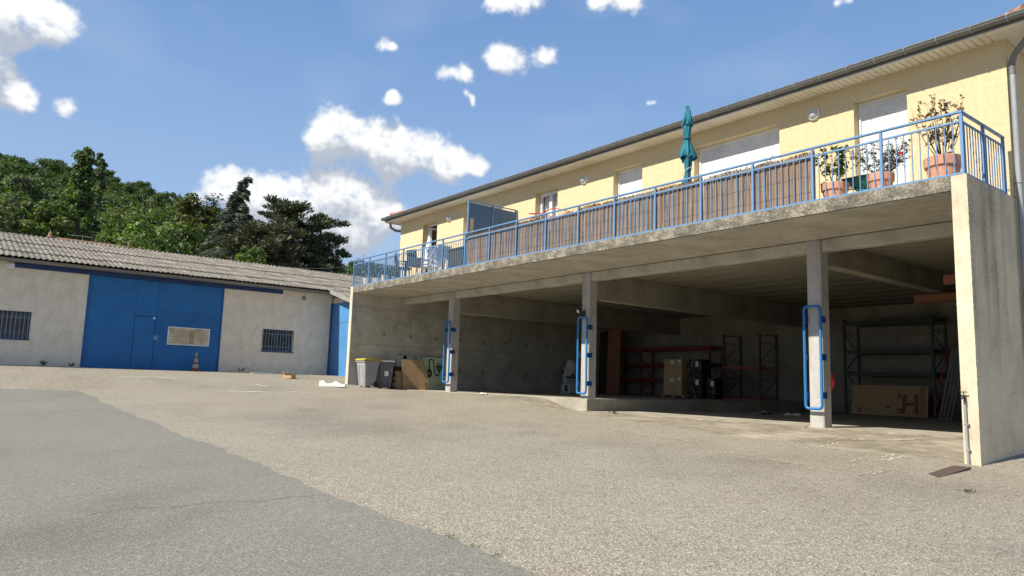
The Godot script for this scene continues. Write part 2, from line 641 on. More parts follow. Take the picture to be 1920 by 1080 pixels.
	M.weathered = surfaced(ramp_image(512, [[nA, 0.5], [nB, 0.22], [nD, 0.34]], [[0.25, Vector3(0.20, 0.185, 0.145)], [0.45, Vector3(0.30, 0.28, 0.22)], [0.6, Vector3(0.38, 0.355, 0.28)], [0.8, Vector3(0.46, 0.43, 0.345)]]), Vector3(1.6, 3.5, 1.6), 0.95, grey_image(512, [[nC, 0.6], [nD, 0.5]]), 1.6)
	M.grey_render = surfaced(ramp_image(512, [[nA, 0.3], [nB, 0.25], [nC, 0.25], [nD, 0.3]], [[0.25, Vector3(0.63, 0.53, 0.40)], [0.55, Vector3(0.81, 0.70, 0.545)], [0.85, Vector3(0.88, 0.78, 0.63)]]), Vector3(1.2, 1.5, 1.2), 0.95, grey_image(512, [[nC, 0.7], [nD, 0.35]]), 1.6)
	# roofs
	M.fibre = surfaced(ramp_image(512, [[nA, 0.3], [nB, 0.3], [nC, 0.3], [nD, 0.15]], [[0.28, Vector3(0.085, 0.078, 0.066)], [0.5, Vector3(0.16, 0.147, 0.126)], [0.64, Vector3(0.21, 0.194, 0.168)], [0.72, Vector3(0.36, 0.337, 0.295)], [1.0, Vector3(0.37, 0.34, 0.285)]]), Vector3(2.3, 2.3, 2.3), 0.95)
	M.fibre.vertex_color_use_as_albedo = true
	M.tile = surfaced(ramp_image(512, [[nB, 0.5], [nC, 0.3], [nD, 0.25]], [[0.25, Vector3(0.16, 0.085, 0.06)], [0.5, Vector3(0.34, 0.18, 0.125)], [0.8, Vector3(0.48, 0.33, 0.26)]]), Vector3(0.9, 0.9, 0.9), 0.9)
	# paints, metals, plastics
	var dirt := ramp_image(512, [[nA, 0.45], [nB, 0.3], [nC, 0.2], [nD, 0.1]], [[0.2, Vector3(0.74, 0.74, 0.74)], [0.5, Vector3(0.92, 0.92, 0.92)], [0.8, Vector3(1, 1, 1)]])
	var chipped := ramp_image(512, [[nC, 0.5], [nD, 0.35], [nB, 0.2]], [[0.0, Vector3(0.3, 0.2, 0.12)], [0.27, Vector3(0.35, 0.24, 0.16)], [0.31, Vector3(0.84, 0.84, 0.84)], [0.6, Vector3(0.93, 0.93, 0.93)], [1.0, Vector3(1, 1, 1)]])
	M.rail = surfaced(chipped, Vector3(0.9, 0.9, 0.9), 0.5, null, 0.0, srgb(0.125, 0.26, 0.47))
	M.guard = surfaced(chipped, Vector3(0.6, 0.6, 0.6), 0.45, null, 0.0, srgb(0.012, 0.17, 0.44))
	M.bracket = surfaced(dirt, Vector3(0.8, 0.8, 0.8), 0.5, null, 0.0, srgb(0.012, 0.06, 0.27))
	M.door_blue = surfaced(dirt, Vector3(2.7, 1.9, 2.7), 0.5, null, 0.0, srgb(0.002, 0.135, 0.37))
	M.door_blue_dark = surfaced(dirt, Vector3(2.7, 1.9, 2.7), 0.5, null, 0.0, srgb(0.002, 0.11, 0.32))
	M.door_light = surfaced(dirt, Vector3(2.7, 1.9, 2.7), 0.45, null, 0.0, srgb(0.08, 0.26, 0.54))
	M.fascia_blue = surfaced(dirt, Vector3(2.7, 1.9, 2.7), 0.5, null, 0.0, srgb(0.004, 0.03, 0.13))
	M.partition = surfaced(dirt, Vector3(2.2, 1.9, 2.2), 0.55, null, 0.0, srgb(0.06, 0.135, 0.26))
	M.gutter = surfaced(dirt, Vector3(2.2, 1.9, 2.2), 0.5, null, 0.0, srgb(0.16, 0.165, 0.16))
	M.gutter_grey = surfaced(dirt, Vector3(2.2, 1.9, 2.2), 0.6, null, 0.0, srgb(0.30, 0.29, 0.27))
	M.zinc = surfaced(dirt, Vector3(1.2, 1.9, 1.2), 0.42, null, 0.0, srgb(0.30, 0.32, 0.34))
	M.soffit = surfaced(dirt, Vector3(2.0, 2.0, 2.0), 0.5, null, 0.0, srgb(0.74, 0.70, 0.62))
	M.white = surfaced(dirt, Vector3(2.0, 2.0, 2.0), 0.45, null, 0.0, srgb(0.80, 0.80, 0.79))
	M.shutter = surfaced(dirt, Vector3(2.0, 2.0, 2.0), 0.5, null, 0.0, srgb(0.72, 0.73, 0.74))
	M.lamp_glass = plain(Color(0.42, 0.45, 0.47), 0.08)
	M.lamp_glass.clearcoat_enabled = true
	M.terracotta = surfaced(ramp_image(512, [[nA, 0.4], [nB, 0.4], [nD, 0.25]], [[0.2, Vector3(0.40, 0.20, 0.13)], [0.5, Vector3(0.50, 0.26, 0.17)], [0.8, Vector3(0.58, 0.36, 0.27)]]), Vector3(0.8, 0.8, 0.8), 0.85)
	M.teal = surfaced(dirt, Vector3(0.7, 0.7, 0.7), 0.8, null, 0.0, srgb(0.008, 0.155, 0.215))
	M.teal_dark = plain(Color(0.008, 0.07, 0.09), 0.8)
	M.reed = plain(Color(1, 1, 1), 0.9)
	M.reed.vertex_color_use_as_albedo = true
	M.leaf = plain(Color(1, 1, 1), 0.55)
	M.leaf.vertex_color_use_as_albedo = true
	M.leaf.backlight_enabled = true
	M.leaf.backlight = Color(0.8, 1.0, 0.5)
	M.needle = plain(Color(1, 1, 1), 0.65)
	M.needle.vertex_color_use_as_albedo = true
	M.needle.backlight_enabled = true
	M.needle.backlight = Color(0.55, 0.6, 0.45)
	M.bark = surfaced(ramp_image(512, [[nB, 0.5], [nC, 0.4], [nD, 0.2]], [[0.2, Vector3(0.05, 0.038, 0.028)], [0.8, Vector3(0.16, 0.125, 0.095)]]), Vector3(0.8, 3.0, 0.8), 0.95)
	M.stem = plain(Color(0.11, 0.075, 0.05), 0.9)
	M.soil = plain(Color(0.05, 0.036, 0.025), 1.0)
	M.forest_floor = surfaced(ramp_image(512, [[nA, 0.5], [nB, 0.4], [nD, 0.2]], [[0.2, Vector3(0.018, 0.026, 0.010)], [0.8, Vector3(0.05, 0.065, 0.022)]]), Vector3(9, 9, 9), 1.0)
	M.bin_grey = surfaced(dirt, Vector3(0.9, 1.4, 0.9), 0.5, null, 0.0, srgb(0.33, 0.34, 0.35))
	M.bin_dark = surfaced(dirt, Vector3(0.9, 1.4, 0.9), 0.5, null, 0.0, srgb(0.12, 0.125, 0.135))
	M.bin_lid = plain(Color(0.42, 0.34, 0.05), 0.65)
	M.rubber = plain(Color(0.02, 0.02, 0.02), 0.8)
	M.black = plain(Color(0.015, 0.015, 0.016), 0.55)
	M.black_wrap = plain(Color(0.012, 0.012, 0.014), 0.25)
	M.char = plain(Color(0.045, 0.05, 0.055), 0.7)
	M.card = surfaced(ramp_image(512, [[nA, 0.5], [nB, 0.35], [nD, 0.2]], [[0.2, Vector3(0.34, 0.23, 0.12)], [0.8, Vector3(0.46, 0.33, 0.185)]]), Vector3(1.3, 1.3, 1.3), 0.9)
	M.card_pale = surfaced(ramp_image(512, [[nA, 0.5], [nB, 0.35], [nD, 0.2]], [[0.2, Vector3(0.42, 0.32, 0.2)], [0.8, Vector3(0.56, 0.45, 0.3)]]), Vector3(1.3, 1.3, 1.3), 0.9)
	M.chipboard = surfaced(ramp_image(512, [[nB, 0.4], [nC, 0.3], [nD, 0.35]], [[0.2, Vector3(0.32, 0.2, 0.09)], [0.8, Vector3(0.5, 0.34, 0.17)]]), Vector3(1.1, 1.1, 1.1), 0.85)
	M.wood = surfaced(ramp_image(512, [[nB, 0.5], [nC, 0.4], [nD, 0.2]], [[0.2, Vector3(0.24, 0.15, 0.08)], [0.8, Vector3(0.44, 0.3, 0.17)]]), Vector3(1.4, 0.25, 0.25), 0.85)
	M.brown_panel = plain(Color(0.30, 0.13, 0.065), 0.7)
	M.dark_wood = plain(Color(0.035, 0.016, 0.014), 0.6)
	M.orange = plain(Color(0.25, 0.095, 0.045), 0.7)
	M.red = plain(Color(0.42, 0.025, 0.02), 0.55)
	M.red_plastic = plain(Color(0.62, 0.02, 0.04), 0.35)
	M.rack_red = plain(Color(0.20, 0.03, 0.02), 0.55)
	M.rack_green = plain(Color(0.008, 0.026, 0.023), 0.5)
	M.rack_post = plain(Color(0.05, 0.032, 0.03), 0.6)
	M.galv = plain(Color(0.42, 0.42, 0.41), 0.5)
	M.machine = surfaced(dirt, Vector3(0.9, 0.9, 0.9), 0.55, null, 0.0, srgb(0.46, 0.47, 0.45))
	M.sign_green = surfaced(dirt, Vector3(1.9, 1.9, 1.9), 0.5, null, 0.0, srgb(0.48, 0.62, 0.46))
	M.print_black = plain(Color(0.008, 0.009, 0.008), 0.6)
	M.print_green = plain(Color(0.05, 0.22, 0.06), 0.6)
	M.cone_orange = surfaced(dirt, Vector3(0.5, 0.5, 0.5), 0.7, null, 0.0, srgb(0.20, 0.075, 0.04))
	M.cone_white = surfaced(dirt, Vector3(0.5, 0.5, 0.5), 0.7, null, 0.0, srgb(0.36, 0.32, 0.27))
	M.foam = plain(Color(0.74, 0.74, 0.73), 0.8)
	M.paper = plain(Color(0.74, 0.73, 0.70), 0.9)
	M.rust = surfaced(ramp_image(512, [[nB, 0.5], [nC, 0.4], [nD, 0.25]], [[0.2, Vector3(0.04, 0.026, 0.02)], [0.8, Vector3(0.115, 0.075, 0.058)]]), Vector3(0.6, 0.6, 0.6), 0.8, bump, 0.3)
	M.cloth = plain(Color(0.48, 0.56, 0.72), 0.9)
	M.cloth_light = plain(Color(0.68, 0.70, 0.74), 0.9)
	M.planter = surfaced(dirt, Vector3(0.5, 0.5, 0.5), 0.7, null, 0.0, srgb(0.55, 0.56, 0.56))
	M.bars = plain(Color(0.30, 0.38, 0.46), 0.5)
	M.frame_blue = plain(Color(0.02, 0.07, 0.16), 0.5)
	M.curtain = plain(Color(0.66, 0.66, 0.64), 0.95)
	M.glass = plain(Color(0.85, 0.9, 0.9), 0.03)
	M.glass.metallic_specular = 0.2
	M.glass.transparency = BaseMaterial3D.TRANSPARENCY_ALPHA
	M.glass.albedo_color = Color(0.5, 0.55, 0.6, 0.06)
	M.plaque = surfaced(ramp_image(512, [[nA, 0.6], [nB, 0.4], [nD, 0.1]], [[0.3, Vector3(0.36, 0.29, 0.18)], [0.5, Vector3(0.52, 0.45, 0.31)], [0.8, Vector3(0.66, 0.60, 0.46)]]), Vector3(1.0, 0.9, 1.0), 0.5)
	M.steel = plain(Color(0.45, 0.46, 0.47), 0.35, 0.6)
	M.cable = plain(Color(0.03, 0.03, 0.035), 0.7)
	M.barrow = plain(Color(0.012, 0.11, 0.09), 0.45)
	M.barrow_frame = plain(Color(0.02, 0.24, 0.32), 0.4)
	M.chalk = plain(Color(0.62, 0.60, 0.55), 0.95)
	M.dust = plain(Color(0.40, 0.37, 0.30), 1.0)

func stain_map() -> ImageTexture:
	# wear of the yard over 44 m: wandering tyre tracks, oil drips, paler and darker lanes
	var n := 704
	var a := noise_bytes(41, n, 0.012, 4)
	var b := noise_bytes(42, n, 0.05, 3)
	var v := PackedFloat32Array()
	v.resize(n * n)
	for i in n * n:
		v[i] = 0.93 + 0.10 * (a[i] / 255.0 - 0.5) + 0.08 * (b[i] / 255.0 - 0.5)
	var r := RandomNumberGenerator.new()
	r.seed = 8
	for t in 26:
		var p := Vector2(r.randf() * n, r.randf() * n)
		var ang := r.randf_range(-0.5, 0.5) + (0.0 if r.randf() < 0.6 else 1.4)
		var turn := r.randf_range(-0.006, 0.006)
		var tone := r.randf_range(-0.012, 0.006)
		for k in r.randi_range(120, 420):
			p += Vector2(cos(ang), sin(ang)) * 1.1
			ang += turn
			if b[posmod(int(p.y), n) * n + posmod(int(p.x), n)] < 95:
				continue
			for s in [-12.0, 12.0]:
				var q: Vector2 = p + Vector2(-sin(ang), cos(ang)) * s
				for dx in range(-2, 3):
					for dy in range(-2, 3):
						v[posmod(int(q.y) + dy, n) * n + posmod(int(q.x) + dx, n)] += tone * 0.5
	for t in 70:
		var c := Vector2(r.randf() * n, r.randf() * n)
		var rad := r.randf_range(1.5, 7.0)
		var tone := r.randf_range(0.05, 0.22)
		for dx in range(-9, 10):
			for dy in range(-9, 10):
				var d := Vector2(dx, dy).length() / rad
				var i := posmod(int(c.y) + dy, n) * n + posmod(int(c.x) + dx, n)
				var e := d + (b[i] / 255.0 - 0.5) * 1.3
				if e < 1.0:
					v[i] -= tone * (1.0 - e)
	var out := PackedByteArray()
	out.resize(n * n * 3)
	for i in n * n:
		var c := Color(v[i], v[i], v[i]).linear_to_srgb()
		var g := int(clampf(c.r, 0.0, 1.0) * 255)
		out[i * 3] = g
		out[i * 3 + 1] = g
		out[i * 3 + 2] = g
	return ImageTexture.create_from_image(Image.create_from_data(n, n, false, Image.FORMAT_RGB8, out))

# ---------------------------------------------------------------- ground
func sstep(a: float, b: float, x: float) -> float:
	return smoothstep(a, b, x)

func ground_y(x: float, z: float) -> float:
	var b := -1.0 - 0.03 * clampf(x, -60.0, 40.0) - 0.039 * clampf(z, -14.0, 60.0)
	b = lerpf(b, 0.08, sstep(18.0, 25.7, -x))
	if x < 0.2 and x > -21.0 and z < 0.6:
		# the apron climbs to the garage floors
		var lip := -0.715
		if x < -10.4:
			lip = lerpf(-0.715, -0.395, sstep(10.5, 12.2, -x))
		var t := sstep(0.6, -2.0, z)
		b = lerpf(b, lip, t * (1.0 - sstep(-0.3, 0.2, x)) if x > -0.3 else t)
		if z < -2.1:
			b = min(b, -1.2)
	return b

func tri_height(p: Vector2, A: Vector3, B: Vector3, C: Vector3) -> float:
	var a := Vector2(A.x, A.z)
	var b := Vector2(B.x, B.z)
	var c := Vector2(C.x, C.z)
	var d := (b - a).cross(c - a)
	var u := (p - a).cross(c - a) / d
	var v := (b - a).cross(p - a) / d
	return A.y + u * (B.y - A.y) + v * (C.y - A.y)

func build_ground():
	var n := FastNoiseLite.new()
	n.seed = 11
	n.frequency = 0.16
	n.fractal_octaves = 4
	# edge of the darker, newer asphalt: a ragged line along the yard
	var r := RandomNumberGenerator.new()
	r.seed = 77
	var tar := PackedVector2Array()
	var x := 13.0
	while x > -17.2:
		tar.append(Vector2(x, 8.55 + 0.014 * r.randfn() + 0.12 * n.get_noise_2d(x * 3.0, 0)))
		x -= 0.16
	tar.append_array(PackedVector2Array([Vector2(-18.6, 8.45), Vector2(-20.0, 8.75), Vector2(-20.3, 9.8), Vector2(-20.5, 12.0), Vector2(-20.6, 30.0), Vector2(13.0, 30.0)]))
	# concrete apron before the garage
	var apron := PackedVector2Array()
	x = -20.7
	while x < -0.2:
		var z := lerpf(-1.45, 0.05, sstep(-16.0, -3.0, x)) + 0.16 * n.get_noise_2d(x * 4.0, 50.0) + 0.05 * r.randfn()
		apron.append(Vector2(x, z))
		x += 0.3
	apron.append(Vector2(-0.17, 0.0))
	apron.append(Vector2(-0.17, -2.0))
	apron.append(Vector2(-20.7, -2.0))
	var xs := [-400.0, -300.0, -220.0, -160.0, -120.0, -90.0, -70.0, -55.0, -45.0, -38.0, -33.0, -30.0, -28.0]
	var v := -27.0
	while v < 13.0:
		xs.append(v)
		v += 0.5
	xs.append_array([13.5, 16.0, 20.0, 28.0, 45.0, 80.0, 160.0, 300.0, 500.0])
	var zs := [-400.0, -250.0, -150.0, -90.0, -60.0, -40.0, -28.0, -20.0, -15.0, -12.0, -10.0, -8.0, -6.0, -5.0, -4.0, -3.0, -2.2]
	v = -2.0
	while v < 16.0:
		zs.append(v)
		v += 0.5
	zs.append_array([17.0, 19.0, 23.0, 30.0, 45.0, 80.0, 160.0, 300.0, 500.0])
	var st_yard := new_st()
	var st_tar := new_st()
	var st_apron := new_st()
	for st in [st_yard, st_tar, st_apron]:
		st.set_smooth_group(0)
	var rect_tar := Rect2(-21.5, 8.0, 35.0, 23.0)
	var rect_apron := Rect2(-21.0, -2.1, 21.0, 2.9)
	for i in xs.size() - 1:
		for j in zs.size() - 1:
			var P := []
			for q in [[i, j], [i + 1, j], [i + 1, j + 1], [i, j + 1]]:
				P.append(Vector3(xs[q[0]], ground_y(xs[q[0]], zs[q[1]]), zs[q[1]]))
			for T in [[P[0], P[1], P[2]], [P[0], P[2], P[3]]]:
				var poly := PackedVector2Array([Vector2(T[0].x, T[0].z), Vector2(T[1].x, T[1].z), Vector2(T[2].x, T[2].z)])
				var c := (poly[0] + poly[1] + poly[2]) / 3.0
				var rest := [poly]
				if rect_tar.has_point(c) or rect_tar.grow(1.0).has_point(c):
					rest = split_off(rest, tar, T, st_tar, n, 1)
				if rect_apron.grow(0.6).has_point(c):
					rest = split_off(rest, apron, T, st_apron, n, 2)
				for pl in rest:
					emit_poly(st_yard, pl, T, n, 0)
	for it in [["yard_ground", st_yard, M.chip, "pale worn asphalt yard full of light chippings"], ["asphalt_patch", st_tar, M.tar, "smoother grey asphalt at the near left of the yard"], ["concrete_apron", st_apron, M.apron, "stained concrete apron before the open garage"]]:
		var o := part(self, it[0], done(it[1]), it[2])
		tag(o, it[3], "", "", "structure")

func split_off(polys: Array, cutter: PackedVector2Array, T: Array, st: SurfaceTool, n: FastNoiseLite, which: int) -> Array:
	var rest := []
	for p in polys:
		for q in Geometry2D.intersect_polygons(p, cutter):
			emit_poly(st, q, T, n, which)
		for q in Geometry2D.clip_polygons(p, cutter):
			rest.append(q)
	return rest

func emit_poly(st: SurfaceTool, p: PackedVector2Array, T: Array, n: FastNoiseLite, which: int):
	var t := Geometry2D.triangulate_polygon(p)
	for i in range(0, t.size(), 3):
		var a := p[t[i]]
		var b := p[t[i + 1]]
		var c := p[t[i + 2]]
		if (b - a).cross(c - a) < 0:
			var s := b
			b = c
			c = s
		for q in [a, b, c]:
			var k := 1.0 + 0.34 * n.get_noise_2d(q.x, q.y) + 0.18 * n.get_noise_2d(q.x * 4.0 + 90.0, q.y * 4.0)
			var w := 0.05 * n.get_noise_2d(q.x * 0.7 - 40.0, q.y * 0.7)
			st.set_color(Color(k * (1.0 + w), k, k * (1.0 - w)))
			st.add_vertex(Vector3(q.x, tri_height(q, T[0], T[1], T[2]), q.y))

# ---------------------------------------------------------------- the house over the garage
const FLOOR_R := -0.70
const FLOOR_D := -0.38
const SLAB_TOP := 3.39
const SLAB_LOW := 3.145

func build_house():
	var H := thing("house", "two-storey yellow rendered house with a balcony over an open concrete garage", "house")
	# garage: wing walls, back wall, slab, floors
	var wl := part(H, "wing_wall", wing_mesh(0.21, 14.6, 4.1, 0.0), M.concrete, Vector3(-20.95, -0.7, 0.0))
	wl.set_meta("label", "bare concrete wing wall at the far end of the garage")
	box(wl, "wing_wall_edge", Vector3(0.003, 0.05, 0.0), Vector3(0.207, 4.10, 0.012), M.cream)
	part(H, "wing_wall", wing_mesh(0.21, 14.6, 4.72, 0.0), M.weathered, Vector3(-0.16, -1.35, 0.0))
	var wr: Node = H.get_child(H.get_child_count() - 1)
	wr.set_meta("label", "weathered wing wall at the near end with a cream front edge")
	part(wr, "render_face", stained_face(2.6, 4.72), stained_material(), Vector3(0.213, 0.0, 0.0), Basis.IDENTITY, "grey render face with dark rain streaks and a dirty foot")
	part(wr, "wing_wall_edge", rough_strip(0.222, 4.73, 0.02), M.cream, Vector3(-0.006, 0.0, -0.004))
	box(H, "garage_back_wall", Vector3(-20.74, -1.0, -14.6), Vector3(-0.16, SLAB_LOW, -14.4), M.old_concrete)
	box(H, "balcony_slab", Vector3(-20.738, SLAB_LOW, -2.32), Vector3(-0.163, SLAB_TOP, 0.0), M.slab_edge, 0.012)
	part(H, "balcony_soffit", box_mesh(Vector3(20.57, 0.008, 2.02)), M.concrete, Vector3(-10.45, SLAB_LOW - 0.005, -1.035))
	box(H, "balcony_tiles", Vector3(-20.70, SLAB_TOP + 0.0005, -2.0), Vector3(-0.2, SLAB_TOP + 0.004, -0.09), M.cream)
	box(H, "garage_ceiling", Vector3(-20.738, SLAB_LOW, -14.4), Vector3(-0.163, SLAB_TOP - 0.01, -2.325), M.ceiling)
	# shutter boards left their joints in the ceiling: shallow ribs
	for k in 11:
		var z := -3.2 - k * 1.02
		for b in [[-20.7, -17.31], [-16.99, -10.51], [-10.19, -3.76], [-3.43, -0.17]]:
			box(H, "formwork_rib", Vector3(b[0], SLAB_LOW - 0.012, z), Vector3(b[1], SLAB_LOW - 0.001, z + 0.025), M.ceiling)
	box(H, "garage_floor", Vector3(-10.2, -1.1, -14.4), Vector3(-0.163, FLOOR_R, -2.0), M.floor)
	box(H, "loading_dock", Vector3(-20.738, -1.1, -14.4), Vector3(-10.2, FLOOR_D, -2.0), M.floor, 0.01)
	box(H, "edge_strip", Vector3(-10.19, -1.0, -1.998), Vector3(-3.78, FLOOR_R + 0.006, -1.90), M.apron)
	box(H, "edge_strip", Vector3(-3.40, -1.0, -1.998), Vector3(-0.165, FLOOR_R + 0.006, -1.90), M.apron)
	# columns and beams
	var cols := [[-17.3, -17.0, -0.6, 2.39], [-10.5, -10.2, -0.9, 2.39], [-3.75, -3.44, -0.95, 2.64]]
	var edges := [-20.738, -17.3, -17.0, -10.5, -10.2, -3.75, -3.44, -0.163]
	for i in 3:
		var c: Array = cols[i]
		box(H, "column", Vector3(c[0], c[2], -2.34), Vector3(c[1], SLAB_LOW - 0.01, -2.03), M.column, 0.018)
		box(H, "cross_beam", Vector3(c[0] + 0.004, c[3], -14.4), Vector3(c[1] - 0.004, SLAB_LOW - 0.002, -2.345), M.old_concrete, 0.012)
	for i in 4:
		box(H, "front_beam", Vector3(edges[i * 2], 2.885, -2.31), Vector3(edges[i * 2 + 1], SLAB_LOW - 0.009, -2.075), M.concrete, 0.012)
	box(H, "back_beam", Vector3(-20.73, 2.65, -14.39), Vector3(-17.31, SLAB_LOW - 0.003, -14.15), M.concrete, 0.01)
	# bolt cones and joints left by the shuttering on the bare walls
	for k in 9:
		for y in [0.35, 1.65]:
			var d := part(wl, "tie_hole", lathe([Vector2(0.0, 0.002), Vector2(0.055, 0.002), Vector2(0.065, 0.006), Vector2(0.08, 0.0)], 12), M.ceiling, Vector3(0.2105, 0.7 + y + rng.randf_range(-0.06, 0.06), -1.4 - k * 1.18), Basis(Vector3.FORWARD, PI / 2))
	for y in [1.95, 3.35]:
		box(wl, "pour_joint", Vector3(0.2085, y, -14.2), Vector3(0.2125, y + 0.018, -0.05), M.ceiling)
	for z in [-2.55, -5.1, -7.6, -10.1]:
		box(wl, "pour_joint", Vector3(0.2085, 0.4, z), Vector3(0.2125, 3.33, z + 0.014), M.ceiling)
	# upper storey walls
	var holes := []
	var opens := [[-19.25, -18.24, 3.45], [-16.54, -14.28, 3.45], [-12.62, -11.59, 4.42], [-9.31, -8.27, 4.42], [-6.60, -4.30, 3.45], [-2.64, -1.61, 3.53]]
	for o in opens:
		holes.append(Rect2(o[0] + 20.95, o[2] - SLAB_TOP, o[1] - o[0], 5.85 - o[2]))
	part(H, "front_wall", wall_mesh(21.0, 2.86, 0.36, holes), M.yellow, Vector3(-20.95, SLAB_TOP, -2.0))
	box(H, "side_wall", Vector3(-0.30, SLAB_TOP, -11.0), Vector3(0.045, 6.25, -2.362), M.yellow)
	box(H, "side_wall", Vector3(-20.945, SLAB_TOP, -11.0), Vector3(-20.6, 6.25, -2.362), M.yellow)
	box(H, "rear_wall", Vector3(-20.59, SLAB_TOP, -11.0), Vector3(-0.31, 6.25, -10.7), M.yellow)
	build_roof(H)
	# openings
	shutter(H, -2.64, -1.61, 3.53, 5.85)
	shutter(H, -6.60, -4.30, 3.45, 5.85)
	shutter(H, -9.31, -8.27, 4.42, 5.85)
	shutter(H, -16.54, -14.28, 3.45, 5.85)
	window(H, -12.62, -11.59, 4.42, 5.85)
	open_door(H, -19.25, -18.24, 3.45, 5.85)
	box(H, "door_step", Vector3(-2.66, SLAB_TOP + 0.001, -2.0), Vector3(-1.6, 3.528, -1.86), M.concrete, 0.01)

func wing_mesh(t: float, depth: float, h: float, _o: float) -> ArrayMesh:
	# base at y 0, front at z 0; the top edge is a little uneven
	var st := new_st()
	st_box(st, Vector3(0, 0, -depth), Vector3(t, h, 0))
	return done(st)

func rough_strip(w: float, h: float, proud: float) -> ArrayMesh:
	# a coat of render on a wall's end: its arrises wander a few millimetres
	var st := new_st()
	var r := RandomNumberGenerator.new()
	r.seed = 9
	var n := 200
	var l := []
	for i in n + 1:
		l.append([r.randf_range(-0.0015, 0.0015), r.randf_range(-0.003, 0.003)])
	for i in n:
		var y0 := h * i / n
		var y1 := h * (i + 1) / n
		var a0: float = l[i][0]
		var a1: float = l[i + 1][0]
		var b0: float = w + l[i][1]
		var b1: float = w + l[i + 1][1]
		quad(st, Vector3(a0, y0, proud), Vector3(b0, y0, proud), Vector3(b1, y1, proud), Vector3(a1, y1, proud))
		quad(st, Vector3(b0, y0, proud), Vector3(b0, y0, 0), Vector3(b1, y1, 0), Vector3(b1, y1, proud))
		quad(st, Vector3(a0, y0, 0), Vector3(a0, y0, proud), Vector3(a1, y1, proud), Vector3(a1, y1, 0))
	quad(st, Vector3(0, h, proud), Vector3(w, h, proud), Vector3(w, h, 0), Vector3(0, h, 0))
	return done(st)

